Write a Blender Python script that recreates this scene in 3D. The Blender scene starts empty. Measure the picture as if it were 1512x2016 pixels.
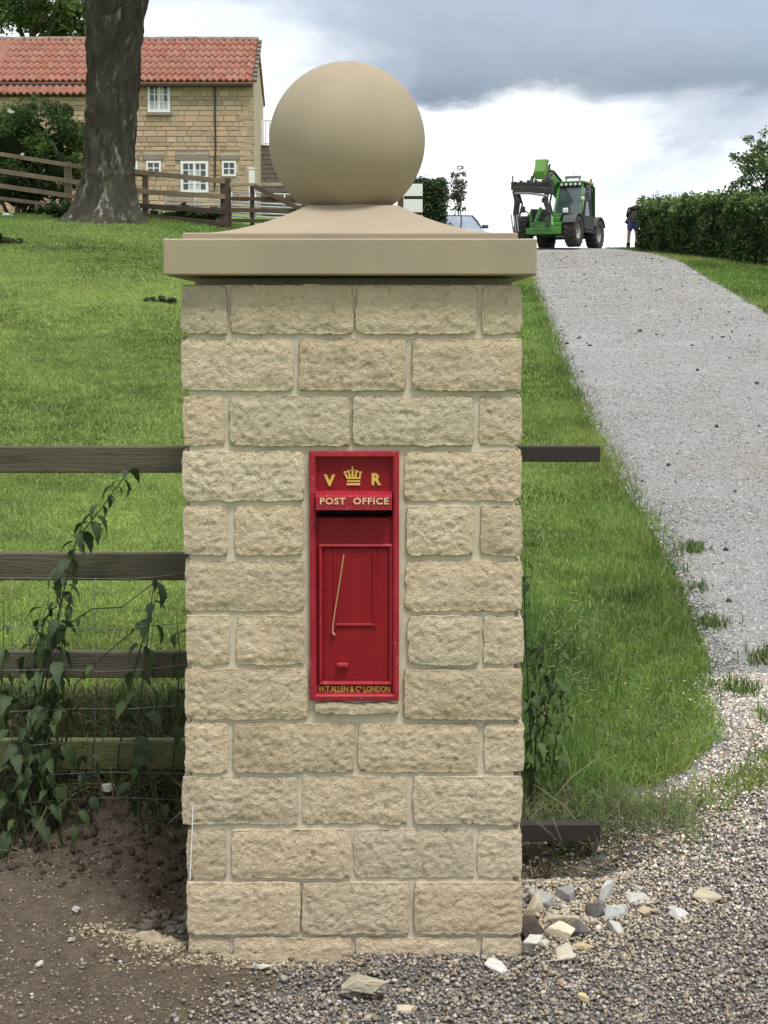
import bpy, bmesh, math, random
import numpy as np
from mathutils import Vector, Matrix

random.seed(7)
RNG = np.random.default_rng(11)
scene = bpy.context.scene
COL = scene.collection

# ------------------------------------------------------------------ camera
TH = math.radians(4.0); CAMZ = 1.785; FPX = 3000.0
SHIFT = 1008 - FPX * math.tan(TH) - 640
cd = bpy.data.cameras.new('camera'); cam = bpy.data.objects.new('camera', cd); COL.objects.link(cam)
cam.location = (0, 0, CAMZ); cam.rotation_euler = (math.pi / 2 - TH, 0, 0)
cd.sensor_fit = 'VERTICAL'; cd.sensor_height = 36; cd.sensor_width = 27
cd.lens = 36 * FPX / 2016; cd.shift_y = -SHIFT / 2016
cd.clip_start = 0.05; cd.clip_end = 2000
scene.camera = cam

# ------------------------------------------------------------------ world, sun, exposure
SUN_EL, SUN_AZ = math.radians(66), math.radians(150)      # azimuth clockwise from +Y (north)
W = bpy.data.worlds.new('World'); scene.world = W; W.use_nodes = True
nt = W.node_tree; nt.nodes.clear()
def N(tree, t, **kw):
    n = tree.nodes.new(t)
    for k, v in kw.items(): setattr(n, k, v)
    return n
def wm(op, a, b=None, c=None, clamp=False):
    n = N(nt, 'ShaderNodeMath', operation=op, use_clamp=clamp)
    for i, v in enumerate((a, b, c)):
        if v is None: continue
        if isinstance(v, (int, float)): n.inputs[i].default_value = v
        else: nt.links.new(v, n.inputs[i])
    return n.outputs[0]
def wss(x, a, b):
    n = N(nt, 'ShaderNodeMapRange', interpolation_type='SMOOTHSTEP')
    nt.links.new(x, n.inputs[0]); n.inputs[1].default_value = a; n.inputs[2].default_value = b
    return n.outputs[0]
def wmix(f, a, b):
    n = N(nt, 'ShaderNodeMix', data_type='RGBA')
    if isinstance(f, (int, float)): n.inputs[0].default_value = f
    else: nt.links.new(f, n.inputs[0])
    for i, v in ((6, a), (7, b)):
        if isinstance(v, tuple): n.inputs[i].default_value = (*v, 1)
        else: nt.links.new(v, n.inputs[i])
    return n.outputs[2]
def wnoise(vec, scale, detail=6, rough=.55, dist=0.0):
    n = N(nt, 'ShaderNodeTexNoise'); n.inputs['Scale'].default_value = scale
    n.inputs['Detail'].default_value = detail; n.inputs['Roughness'].default_value = rough
    n.inputs['Distortion'].default_value = dist
    nt.links.new(vec, n.inputs['Vector']); return n.outputs[0]
tc = N(nt, 'ShaderNodeTexCoord'); sx = N(nt, 'ShaderNodeSeparateXYZ'); nt.links.new(tc.outputs['Generated'], sx.inputs[0])
X, Y, Z = sx.outputs
el = wm('MULTIPLY', wm('ARCSINE', Z), 57.2958)
az = wm('MULTIPLY', wm('ARCTAN2', X, Y), 57.2958)
den = wm('ADD', wm('MAXIMUM', Z, 0.0), 0.16)
cx = N(nt, 'ShaderNodeCombineXYZ'); nt.links.new(wm('DIVIDE', X, den), cx.inputs[0]); nt.links.new(wm('DIVIDE', Y, den), cx.inputs[1])
cx.inputs[2].default_value = 3.7
dirs = N(nt, 'ShaderNodeMapping'); nt.links.new(tc.outputs['Generated'], dirs.inputs[0]); dirs.inputs['Scale'].default_value = (1, 1, 2.6)
n_big = wnoise(cx.outputs[0], 0.8, 5, .5, .3)
n_mid = wnoise(dirs.outputs[0], 7.0, 6, .55, .4)
n_fine = wnoise(dirs.outputs[0], 22.0, 7, .6, .6)
WHITE, PALE, GREY, DARK = (.64, .65, .66), (.42, .45, .49), (.32, .35, .40), (.078, .097, .122)
cl = wmix(wss(n_mid, .46, .66), WHITE, PALE)
cl = wmix(wm('MULTIPLY', wss(n_big, .42, .72), wm('MULTIPLY', wss(el, 12, 30), .5)), cl, GREY)
# an overcast sky is brighter towards the zenith
lum = N(nt, 'ShaderNodeVectorMath', operation='SCALE'); nt.links.new(cl, lum.inputs[0]); nt.links.new(wm('ADD', .86, wm('MULTIPLY', wss(el, 10, 62), .85)), lum.inputs['Scale'])
cl = lum.outputs[0]
# the long grey cloud bank standing over the drive, ragged along its foot and its left end
e2 = wm('ADD', el, wm('ADD', wm('MULTIPLY', wm('SUBTRACT', n_mid, .5), 4.0), wm('MULTIPLY', wm('SUBTRACT', n_fine, .5), 1.3)))
a2 = wm('ADD', az, wm('ADD', wm('MULTIPLY', wm('SUBTRACT', n_mid, .5), 12.0), wm('MULTIPLY', el, .70)))
bank = wm('MULTIPLY', wm('MULTIPLY', wss(e2, 7.5, 8.7), wm('SUBTRACT', 1.0, wss(e2, 19, 30))),
          wm('MULTIPLY', wss(a2, 1.0, 9.0), wm('SUBTRACT', 1.0, wss(a2, 55, 90))))
cl = wmix(wm('MULTIPLY', bank, wm('ADD', .62, wm('MULTIPLY', n_mid, .6)), clamp=True), cl, DARK)
# thin blue-grey veil over the rest of the upper sky
veil = wm('MULTIPLY', wss(e2, 7.6, 11.5), wss(n_mid, .2, .55))
cl = wmix(wm('MULTIPLY', veil, .66), cl, (.245, .285, .335))
# a thinner grey shelf hanging under the bank
shelf = wm('MULTIPLY', wm('MULTIPLY', wss(e2, 6.3, 7.2), wm('SUBTRACT', 1.0, wss(e2, 8.2, 9.2))), wm('MULTIPLY', wss(a2, 10, 17), wm('SUBTRACT', 1.0, wss(a2, 50, 80))))
cl = wmix(wm('MULTIPLY', shelf, .75), cl, (.235, .26, .30))
cl = wmix(wss(el, -1.5, 0.0), (.16, .17, .13), cl)
sky = N(nt, 'ShaderNodeTexSky', sky_type='NISHITA'); sky.sun_disc = False
sky.sun_elevation = SUN_EL; sky.sun_rotation = SUN_AZ
sc10 = N(nt, 'ShaderNodeVectorMath', operation='SCALE'); nt.links.new(cl, sc10.inputs[0]); sc10.inputs['Scale'].default_value = 10.0
fin = wmix(.90, sky.outputs[0], sc10.outputs[0])
bg = N(nt, 'ShaderNodeBackground'); bg.inputs['Strength'].default_value = 0.10; nt.links.new(fin, bg.inputs[0])
wo = N(nt, 'ShaderNodeOutputWorld'); nt.links.new(bg.outputs[0], wo.inputs[0])

sl = bpy.data.lights.new('sun', 'SUN'); sl.energy = 1.5; sl.angle = math.radians(14); sl.color = (1, .965, .90)
so = bpy.data.objects.new('sun', sl); COL.objects.link(so); so.location = (5, -10, 20)
sd = Vector((math.sin(SUN_AZ) * math.cos(SUN_EL), math.cos(SUN_AZ) * math.cos(SUN_EL), math.sin(SUN_EL)))
so.rotation_euler = sd.to_track_quat('Z', 'Y').to_euler()

scene.view_settings.view_transform = 'Standard'; scene.view_settings.look = 'None'
scene.view_settings.exposure = 1.26; scene.view_settings.gamma = 1; scene.view_settings.use_curve_mapping = False
scene.cycles.max_bounces = 6; scene.cycles.transparent_max_bounces = 6

# ------------------------------------------------------------------ numeric helpers
def at(px, py, Yd):
    "point at depth Yd seen at this place of the photograph"
    u = (px - 756) / FPX; v = -(py - 1008 + SHIFT) / FPX
    c, s = math.cos(TH), math.sin(TH); dy, dz = c + v * s, v * c - s
    t = Yd / dy
    return Vector((u * t, Yd, CAMZ + dz * t))
def sp(d, k=1.0): return .5 * (d + np.sqrt(d * d + k))
def ss(a, b, x):
    t = np.clip((np.asarray(x, float) - a) / (b - a), 0, 1); return t * t * (3 - 2 * t)
def T(x, y):
    "height of the land"
    x = np.asarray(x, float); y = np.asarray(y, float)
    r = sp(y - 6) - .03
    rl = r - .44 * sp(y - 36, 4) - .5 * sp(y - 75, 30)
    rr = r - 1.06 * sp(y - 49.5, 5)
    w = ss(-6.5, 2.0, x)
    z = np.maximum((1 - w) * .137 * rl + w * .1 * rr, 0)
    bk = .30 * ss(5.0, 5.7, y) * (1 - ss(-.6, .35, x))
    ditch = -.24 * np.exp(-((x - .52) / .26) ** 2 - ((y - 5.02) / .15) ** 2)
    return z + bk + ditch
def Tz(x, y): return float(T(x, y))
def _h(i, j, k, s):
    n = (i * 374761393 + j * 668265263 + k * 2147483647 % 982451653 + s * 1274126177).astype(np.int64)
    n = (n ^ (n >> 13)) * 1274126177 & 0x7fffffff
    n = (n ^ (n >> 16)) * 2246822519 & 0x7fffffff
    return (n & 0xffff) / 65535.0
def vn(p, s=0):
    "smooth value noise, -1..1, p (n,3)"
    p = np.asarray(p, float); f = np.floor(p).astype(np.int64); t = p - f; t = t * t * (3 - 2 * t)
    r = 0
    for a in (0, 1):
        for b in (0, 1):
            for c in (0, 1):
                w = (t[:, 0] if a else 1 - t[:, 0]) * (t[:, 1] if b else 1 - t[:, 1]) * (t[:, 2] if c else 1 - t[:, 2])
                r = r + w * _h(f[:, 0] + a, f[:, 1] + b, f[:, 2] + c, np.int64(s))
    return r * 2 - 1
def fbm(p, s=0, o=4):
    r = 0; a = 1.0; p = np.asarray(p, float)
    for i in range(o): r = r + a * vn(p * 2 ** i, s + i * 17); a *= .5
    return r
def n2(x, y, sc, s=0):
    x = np.asarray(x, float).ravel(); y = np.asarray(y, float).ravel()
    return vn(np.stack([x * sc, y * sc, np.zeros_like(x)], 1), s)

# ------------------------------------------------------------------ object helpers
def wloc(o):
    v = Vector((0, 0, 0))
    while o is not None: v += o.location; o = o.parent
    return v
def tag(o, label=None, cat=None, group=None, kind=None):
    if label: o['label'] = label
    if cat: o['category'] = cat
    if group: o['group'] = group
    if kind: o['kind'] = kind
    return o
def thing(name, label, cat, loc, rz=0, group=None):
    o = bpy.data.objects.new(name, None); COL.objects.link(o); o.location = loc; o.rotation_euler = (0, 0, rz)
    o.empty_display_size = .1
    return tag(o, label, cat, group)
def mesh(name, V, F, mats, smooth=False, tint=None, midx=None):
    V = np.asarray(V, dtype=np.float32)
    me = bpy.data.meshes.new(name)
    if isinstance(F, np.ndarray):
        k = F.shape[1]; nf = len(F)
        me.vertices.add(len(V)); me.vertices.foreach_set('co', V.ravel())
        me.loops.add(nf * k); me.loops.foreach_set('vertex_index', F.astype(np.int32).ravel())
        me.polygons.add(nf); me.polygons.foreach_set('loop_start', np.arange(0, nf * k, k, dtype=np.int32))
        me.update(calc_edges=True); me.validate()
    else:
        me.from_pydata(V.tolist(), [], F)
    for m in (mats if isinstance(mats, (list, tuple)) else [mats]): me.materials.append(m)
    if midx is not None: me.polygons.foreach_set('material_index', np.asarray(midx, np.int32))
    if smooth: me.polygons.foreach_set('use_smooth', np.ones(len(me.polygons), bool))
    if tint is not None:
        t = np.asarray(tint, np.float32)
        if t.shape[1] == 3: t = np.concatenate([t, np.ones((len(t), 1), np.float32)], 1)
        ca = me.color_attributes.new('tint', 'FLOAT_COLOR', 'POINT'); ca.data.foreach_set('color', t.ravel())
    me.update()
    return me
def link(name, me, parent=None, loc=(0, 0, 0), rot=(0, 0, 0), scale=(1, 1, 1)):
    o = bpy.data.objects.new(name, me); COL.objects.link(o)
    o.location = loc; o.rotation_euler = rot; o.scale = scale
    if parent is not None: o.parent = parent
    return o
def mk(name, V, F, mat, parent=None, smooth=False, tint=None, local=False, midx=None):
    V = np.array(V, dtype=np.float64); loc = Vector((0, 0, 0))
    if parent is None:
        if not local:
            loc = Vector(((V[:, 0].min() + V[:, 0].max()) / 2, (V[:, 1].min() + V[:, 1].max()) / 2, V[:, 2].min())); V = V - np.array(loc)
    elif not local: V = V - np.array(wloc(parent))
    return link(name, mesh(name, V, F, mat, smooth, tint, midx), parent, loc)

class MB:
    "collects boxes, bars, tubes, rings into ONE mesh object"
    def __init__(s): s.V = []; s.F = []; s.M = []; s.Tn = []; s.mi = 0; s.tc = (1, 1, 1)
    def add(s, V, F):
        b = len(s.V); s.V += [tuple(v) for v in V]; s.F += [tuple(i + b for i in f) for f in F]
        s.M += [s.mi] * len(F); s.Tn += [s.tc] * len(V)
    def box(s, x0, x1, y0, y1, z0, z1, bev=0, R=None, o=None):
        if bev <= 0:
            V = [(x, y, z) for z in (z0, z1) for y in (y0, y1) for x in (x0, x1)]
            F = [(0, 2, 3, 1), (4, 5, 7, 6), (0, 1, 5, 4), (2, 6, 7, 3), (0, 4, 6, 2), (1, 3, 7, 5)]
        else:
            V = []; ix = {}
            B = min(bev, (x1 - x0) * .45, (y1 - y0) * .45, (z1 - z0) * .45)
            for cxx in (0, 1):
                for cy in (0, 1):
                    for cz in (0, 1):
                        c = ((x0, x1)[cxx], (y0, y1)[cy], (z0, z1)[cz]); sg = (1 - 2 * cxx, 1 - 2 * cy, 1 - 2 * cz)
                        for a in range(3):
                            p = [c[i] + sg[i] * B * (0 if i == a else 1) for i in range(3)]
                            ix[(cxx, cy, cz, a)] = len(V); V.append(tuple(p))
            F = []
            for a in range(3):
                b, c = (a + 1) % 3, (a + 2) % 3
                for e in (0, 1):
                    q = []
                    for (i, j) in ((0, 0), (1, 0), (1, 1), (0, 1)):
                        k = [0, 0, 0]; k[a] = e; k[b] = i; k[c] = j; q.append(ix[(*k, a)])
                    F.append(tuple(q if e else q[::-1]))
                for i in (0, 1):
                    for j in (0, 1):
                        k0 = [0, 0, 0]; k1 = [0, 0, 0]; k0[a] = 0; k1[a] = 1
                        k0[b] = k1[b] = i; k0[c] = k1[c] = j
                        q = [ix[(*k0, b)], ix[(*k1, b)], ix[(*k1, c)], ix[(*k0, c)]]
                        F.append(tuple(q if i == j else q[::-1]))
            for i in (0, 1):
                for j in (0, 1):
                    for k in (0, 1):
                        q = [ix[(i, j, k, a)] for a in range(3)]
                        F.append(tuple(q if (i + j + k) % 2 == 1 else q[::-1]))
        if R is not None:
            o = Vector(o) if o is not None else Vector(((x0 + x1) / 2, (y0 + y1) / 2, (z0 + z1) / 2))
            V = [tuple(R @ (Vector(v) - o) + o) for v in V]
        s.add(V, F); return s
    def bar(s, p0, p1, w, h, bev=0, up=(0, 0, 1)):
        p0 = Vector(p0); p1 = Vector(p1); d = p1 - p0; L = d.length; d.normalize()
        u = Vector(up); r = d.cross(u)
        if r.length < 1e-4: r = d.cross(Vector((1, 0, 0)))
        r.normalize(); u = r.cross(d)
        t = MB(); t.box(-w / 2, w / 2, 0, L, -h / 2, h / 2, bev)
        s.add([p0 + r * v[0] + d * v[1] + u * v[2] for v in t.V], t.F); return s
    def tube(s, pts, r, n=6, cap=True, jit=0):
        pts = [Vector(p) for p in pts]; rr = r if isinstance(r, (list, tuple)) else [r] * len(pts)
        V = []; a = None
        for i, p in enumerate(pts):
            d = (pts[min(i + 1, len(pts) - 1)] - pts[max(i - 1, 0)]).normalized()
            if a is None: a = d.orthogonal().normalized()
            a = (a - d * a.dot(d)).normalized(); b = d.cross(a)
            for k in range(n):
                t = 2 * math.pi * k / n; V.append(p + (a * math.cos(t) + b * math.sin(t)) * rr[i])
        F = [(i * n + k, i * n + (k + 1) % n, (i + 1) * n + (k + 1) % n, (i + 1) * n + k) for i in range(len(pts) - 1) for k in range(n)]
        if cap: F += [tuple(range(n))[::-1], tuple(range((len(pts) - 1) * n, len(pts) * n))]
        s.add(V, F); return s
    def lathe(s, prof, n=24, axis='z', o=(0, 0, 0)):
        V = []
        for (r, h) in prof:
            for k in range(n):
                t = 2 * math.pi * k / n; c, q = r * math.cos(t), r * math.sin(t)
                V.append({'z': (c, q, h), 'x': (h, c, q), 'y': (q, h, c)}[axis])
        V = [tuple(a + b for a, b in zip(v, o)) for v in V]
        F = [(i * n + k, i * n + (k + 1) % n, (i + 1) * n + (k + 1) % n, (i + 1) * n + k) for i in range(len(prof) - 1) for k in range(n)]
        s.add(V, F); return s
    def ring(s, x0, x1, z0, z1, prof):
        "mitred moulding round a rectangle in the XZ plane: prof = (inset, y)"
        V = []
        for (i, y) in prof: V += [(x0 + i, y, z0 + i), (x1 - i, y, z0 + i), (x1 - i, y, z1 - i), (x0 + i, y, z1 - i)]
        F = [(a * 4 + k, a * 4 + (k + 1) % 4, a * 4 + 4 + (k + 1) % 4, a * 4 + 4 + k) for a in range(len(prof) - 1) for k in range(4)]
        s.add(V, F); return s
    def prism(s, poly, a0, a1, axis='x'):
        "polygon extruded along an axis; poly in the other two"
        n = len(poly)
        def P(p, a): return {'x': (a, p[0], p[1]), 'y': (p[0], a, p[1]), 'z': (p[0], p[1], a)}[axis]
        s.add([P(p, a0) for p in poly] + [P(p, a1) for p in poly],
              [tuple(range(n))[::-1], tuple(range(n, 2 * n))] + [(k, (k + 1) % n, n + (k + 1) % n, n + k) for k in range(n)]); return s
    def build(s, name, mat, parent=None, smooth=False, local=False, tint=False):
        return mk(name, s.V, s.F, mat, parent, smooth, s.Tn if tint else None, local, s.M if isinstance(mat, (list, tuple)) else None)

# ------------------------------------------------------------------ materials
def MAT(name, c1, c2=None, scale=8.0, rough=.8, bump=None, tint=False, rnd=0.0, spots=None, trans=0.0,
        metal=0.0, spec=.4, coat=0.0, stretch=(1, 1, 1), detail=6, pos=False, bump2=None, hue=0.0):
    m = bpy.data.materials.new(name); m.use_nodes = True; t = m.node_tree; t.nodes.clear()
    L = t.links.new
    out = N(t, 'ShaderNodeOutputMaterial'); b = N(t, 'ShaderNodeBsdfPrincipled')
    b.inputs['Roughness'].default_value = rough; b.inputs['Metallic'].default_value = metal
    b.inputs['Specular IOR Level'].default_value = spec; b.inputs['Coat Weight'].default_value = coat
    if pos: vec = N(t, 'ShaderNodeNewGeometry').outputs['Position']
    else: vec = N(t, 'ShaderNodeTexCoord').outputs['Object']
    oi = N(t, 'ShaderNodeObjectInfo')
    mp = N(t, 'ShaderNodeMapping'); L(vec, mp.inputs[0]); mp.inputs['Scale'].default_value = stretch
    if rnd or hue:
        ad = N(t, 'ShaderNodeMath', operation='MULTIPLY'); ad.inputs[1].default_value = 37.0; L(oi.outputs['Random'], ad.inputs[0])
        L(ad.outputs[0], mp.inputs['Location'])
    def noise(sc, d=detail, r=.6):
        n = N(t, 'ShaderNodeTexNoise'); n.inputs['Scale'].default_value = sc; n.inputs['Detail'].default_value = d
        n.inputs['Roughness'].default_value = r; L(mp.outputs[0], n.inputs['Vector']); return n.outputs[0]
    def mix(f, a, c, mode='MIX'):
        n = N(t, 'ShaderNodeMix', data_type='RGBA', blend_type=mode)
        for i, v in ((0, f), (6, a), (7, c)):
            if isinstance(v, tuple): n.inputs[i].default_value = (*v, 1)
            elif isinstance(v, (int, float)): n.inputs[i].default_value = v
            else: L(v, n.inputs[i])
        return n.outputs[2]
    def rng(x, a, c, o0=0, o1=1):
        n = N(t, 'ShaderNodeMapRange'); L(x, n.inputs[0])
        for i, v in zip((1, 2, 3, 4), (a, c, o0, o1)): n.inputs[i].default_value = v
        return n.outputs[0]
    if tint:
        at_ = N(t, 'ShaderNodeAttribute', attribute_name='tint'); col = at_.outputs['Color']
        if c2 is not None: col = mix(rng(noise(scale), .35, .65), mix(1.0, col, c1, 'MULTIPLY'), mix(1.0, col, c2, 'MULTIPLY'))
        elif c1 is not None: col = mix(1.0, col, c1, 'MULTIPLY')
    elif c2 is not None: col = mix(rng(noise(scale), .35, .65), c1, c2)
    else:
        col = mix(1.0, c1, c1)
        col = mix(1.0, c1, (1, 1, 1), 'MULTIPLY')
    for (sc, lo, hi, c) in (spots or []): col = mix(rng(noise(sc, 5, .65), lo, hi), col, c)
    if rnd:
        v = N(t, 'ShaderNodeHueSaturation'); L(rng(oi.outputs['Random'], 0, 1, 1 - rnd, 1 + rnd), v.inputs['Value']); L(col, v.inputs['Color']); col = v.outputs[0]
        if hue:
            wn = N(t, 'ShaderNodeMath', operation='FRACT'); mm = N(t, 'ShaderNodeMath', operation='MULTIPLY'); mm.inputs[1].default_value = 7.31
            L(oi.outputs['Random'], mm.inputs[0]); L(mm.outputs[0], wn.inputs[0])
            L(rng(wn.outputs[0], 0, 1, .5 - hue, .5 + hue), v.inputs['Hue']); L(rng(wn.outputs[0], 0, 1, 1.06, .90), v.inputs['Saturation'])
    L(col, b.inputs['Base Color'])
    nrm = None
    for bp in (bump, bump2):
        if bp:
            bn = N(t, 'ShaderNodeBump'); bn.inputs['Strength'].default_value = bp[1]; bn.inputs['Distance'].default_value = bp[2]
            L(noise(bp[0], 8, .62), bn.inputs['Height'])
            if nrm is not None: L(nrm, bn.inputs['Normal'])
            nrm = bn.outputs[0]
    if nrm is not None: L(nrm, b.inputs['Normal'])
    if trans:
        tr = N(t, 'ShaderNodeBsdfTranslucent'); L(col, tr.inputs[0]); ms = N(t, 'ShaderNodeMixShader'); ms.inputs[0].default_value = trans
        L(b.outputs[0], ms.inputs[1]); L(tr.outputs[0], ms.inputs[2]); L(ms.outputs[0], out.inputs[0])
    else: L(b.outputs[0], out.inputs[0])
    return m
M = {}
M['pillar_stone'] = MAT('pillar_stone', (.70, .575, .405), (.63, .505, .34), 14, .92, (240, 1.0, .009), rnd=.09, hue=.003,
                        spots=[(60, .58, .70, (.42, .325, .21)), (200, .60, .70, (.36, .28, .18)), (130, .60, .72, (.70, .64, .52)), (5, .54, .76, (.46, .375, .25)), (30, .63, .74, (.33, .255, .165)), (11, .66, .76, (.40, .30, .19))], spec=.2, bump2=(70, .8, .012))
M['mortar'] = MAT('mortar', (.54, .47, .365), (.475, .41, .31), 18, .95, (160, .3, .003), spots=[(5, .55, .75, (.36, .315, .24)), (40, .6, .72, (.40, .345, .25))], spec=.15)
M['cap'] = MAT('cast_stone', (.325, .266, .188), (.295, .242, .170), 5, .88, (420, .3, .002), spots=[(300, .62, .72, (.38, .32, .24)), (2.6, .52, .78, (.275, .225, .16)), (9, .56, .76, (.32, .25, .165)), (30, .68, .76, (.24, .195, .135)), (420, .68, .74, (.20, .165, .12))], spec=.2, stretch=(1, 1, .4))
M['red'] = MAT('red_paint', (.225, .006, .012), (.185, .005, .010), 20, .5, (60, .22, .003), spots=[(26, .66, .76, (.30, .035, .045)), (7, .58, .72, (.155, .006, .010)), (90, .68, .74, (.12, .008, .010))], spec=.22, stretch=(1, 1, .35))
M['red_worn'] = MAT('red_paint_worn', (.31, .018, .030), (.25, .009, .017), 30, .5, (60, .3, .003), spots=[(70, .60, .72, (.40, .10, .115)), (140, .66, .72, (.46, .26, .25)), (9, .60, .72, (.20, .010, .016))], spec=.3, stretch=(1, 1, .5))
M['gold'] = MAT('gold_paint', (.62, .40, .09), (.50, .30, .05), 60, .5, None, spots=[(150, .60, .7, (.66, .52, .28))], spec=.5)
M['cream'] = MAT('cream_gold_paint', (.66, .47, .28), (.60, .36, .18), 70, .55)
M['black'] = MAT('dark_inside', (.012, .010, .010), None, rough=.7)
M['twig'] = MAT('straw_twig', (.42, .30, .16), (.33, .22, .11), 60, .8)
M['rail'] = MAT('weathered_rail', (.098, .084, .056), (.058, .052, .032), 9, .85, (70, .8, .006), spots=[(16, .56, .70, (.085, .095, .035)), (45, .56, .68, (.045, .038, .026)), (30, .64, .70, (.018, .015, .012)), (90, .66, .74, (.15, .135, .10))], stretch=(.12, 1, 1.4))
M['rail_green'] = MAT('algae_rail', (.14, .145, .05), (.09, .095, .034), 9, .85, (70, .8, .006), spots=[(14, .6, .72, (.085, .105, .03)), (45, .58, .70, (.06, .058, .028))], stretch=(.12, 1, 1.4))
M['batten'] = MAT('dark_batten', (.035, .026, .022), (.022, .017, .015), 9, .8, (80, .4, .002), spots=[(7, .60, .72, (.075, .03, .018)), (30, .70, .74, (.4, .4, .4))], stretch=(.3, 1, 1))
M['wire'] = MAT('galvanised_wire', (.20, .21, .20), (.13, .13, .125), 30, .5, metal=.6)
M['fwood'] = MAT('fence_wood', (.23, .17, .11), (.165, .12, .078), 3, .85, (30, .5, .006), rnd=.2)
M['fdark'] = MAT('creosoted_wood', (.085, .055, .036), (.055, .036, .025), 3, .85, (30, .5, .006), rnd=.15)
M['fpale'] = MAT('pale_wood', (.33, .28, .20), (.24, .20, .14), 3, .85, (30, .4, .006))
M['galv'] = MAT('galvanised_steel', (.45, .47, .48), (.36, .37, .38), 6, .5, metal=.35)
M['bark'] = MAT('bark', (.066, .058, .042), (.036, .031, .023), 5, .95, (28, .9, .03), spots=[(3.2, .56, .66, (.085, .09, .058)), (4.2, .60, .66, (.20, .195, .16)), (7.5, .60, .66, (.13, .125, .095)), (6, .62, .70, (.022, .019, .015)), (1.3, .55, .7, (.052, .058, .036))], stretch=(1, 1, .36), spec=.15)
M['branch'] = MAT('branch_bark', (.10, .085, .065), (.065, .055, .042), 10, .95)
M['leaf'] = MAT('foliage', None, rough=.6, tint=True, trans=.30, spec=.35)
M['grass'] = MAT('grass_blade', None, rough=.65, tint=True, trans=.35, spec=.25)
M['nettle'] = MAT('nettle_leaf', (.050, .082, .026), (.032, .055, .019), 25, .6, (90, .4, .002), rnd=.28, trans=.22, spots=[(30, .62, .72, (.055, .085, .022))])
M['nettle_pale'] = MAT('young_leaf', (.075, .125, .028), (.05, .09, .022), 25, .6, (90, .4, .002), rnd=.2, trans=.3)
M['stem'] = MAT('plant_stem', (.040, .045, .022), (.03, .026, .018), 20, .8)
M['straw'] = MAT('dead_stems', None, rough=.9, tint=True)
M['gravel'] = MAT('gravel_stone', None, rough=.85, tint=True, spec=.3)
M['chunk'] = MAT('rubble_stone', None, None, tint=True, rough=.9, bump=(70, .5, .004), spec=.25)
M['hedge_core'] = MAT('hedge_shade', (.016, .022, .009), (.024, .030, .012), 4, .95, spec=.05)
M['house_mortar'] = MAT('house_mortar', (.50, .41, .30), (.44, .36, .255), 1.2, .95, (6, .5, .02), spec=.1)
M['house_stone'] = MAT('house_stone', (.46, .335, .225), (.405, .295, .19), 3, .92, (9, .6, .03), rnd=.17, hue=.004, spots=[(1.3, .62, .75, (.30, .21, .13))], spec=.1)
M['house_stone_t'] = MAT('house_stone_joined', (.46, .335, .225), (.405, .295, .19), 3, .92, (9, .6, .03), tint=True, spec=.1)
M['lintel'] = MAT('lintel_stone', (.24, .205, .16), (.20, .17, .135), 3, .9, (8, .4, .02))
M['tile'] = MAT('clay_pantile', (.295, .130, .088), (.235, .102, .068), 5, .85, (14, .4, .01), rnd=.10, hue=.002, spots=[(7, .66, .74, (.15, .08, .06))], spec=.2)
M['tile_old'] = MAT('old_pantile', (.30, .13, .085), (.22, .10, .075), 5, .9, rnd=.2, spots=[(6, .58, .7, (.10, .07, .06))], spec=.15)
M['ridge'] = MAT('ridge_tile', (.27, .20, .15), (.20, .14, .10), 3, .9, rnd=.15)
M['gutter'] = MAT('dark_gutter', (.02, .016, .014), None, rough=.6)
M['white'] = MAT('white_paint', (.72, .71, .68), (.66, .65, .62), 5, .55)
M['glass'] = MAT('window_glass', (.02, .024, .028), (.035, .04, .045), 2, .08, spec=.8)
M['pane'] = MAT('reflection_pane', (.30, .33, .35), (.42, .45, .47), 2.2, .12, spec=.8)  # no curtain: pale tone paints a reflection into the glass
M['green'] = MAT('green_machine_paint', (.060, .215, .030), (.05, .18, .026), 4, .42, spots=[(5, .56, .72, (.075, .12, .045)), (14, .62, .72, (.05, .05, .035))], spec=.5, coat=.15)
M['lime'] = MAT('pale_green_paint', (.13, .30, .055), (.11, .24, .045), 4, .5, spec=.4, spots=[(7, .58, .72, (.16, .19, .07))])
M['mech'] = MAT('oily_steel', (.024, .024, .023), (.042, .040, .035), 9, .6, (30, .3, .01), spec=.4)
M['steel'] = MAT('worn_steel', (.30, .30, .29), (.20, .20, .19), 12, .45, metal=.4)
M['tyre'] = MAT('tyre_rubber', (.030, .027, .025), (.055, .048, .042), 6, .9, (25, .4, .01))
M['rim'] = MAT('dusty_rim', (.36, .34, .31), (.26, .245, .22), 7, .6)
M['plast'] = MAT('grey_plastic', (.075, .075, .075), (.05, .05, .05), 8, .6)
M['cabglass'] = MAT('cab_glass', (.035, .05, .055), (.06, .08, .085), 2.5, .06, spec=.9)
M['lamp'] = MAT('lamp_lens', (.75, .76, .74), (.6, .6, .6), 20, .2, spec=.8)
M['amber'] = MAT('amber_lens', (.55, .12, .01), None, rough=.3)
M['carpaint'] = MAT('silver_blue_paint', (.33, .38, .46), (.31, .36, .44), 3, .3, metal=.4, coat=.4)
M['carglass'] = MAT('car_glass', (.17, .20, .25), (.24, .27, .32), 2.5, .05, spec=1.0)
M['skin'] = MAT('skin', (.44, .24, .16), (.40, .21, .14), 9, .6)
M['blackcloth'] = MAT('black_cloth', (.014, .014, .016), (.02, .02, .023), 14, .9)
M['bluecloth'] = MAT('blue_cloth', (.085, .10, .24), (.06, .075, .18), 12, .9)
M['boot'] = MAT('dark_boot', (.022, .026, .02), (.03, .03, .026), 12, .7)
M['hair'] = MAT('dark_hair', (.03, .02, .014), (.045, .03, .02), 30, .7)
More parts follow.
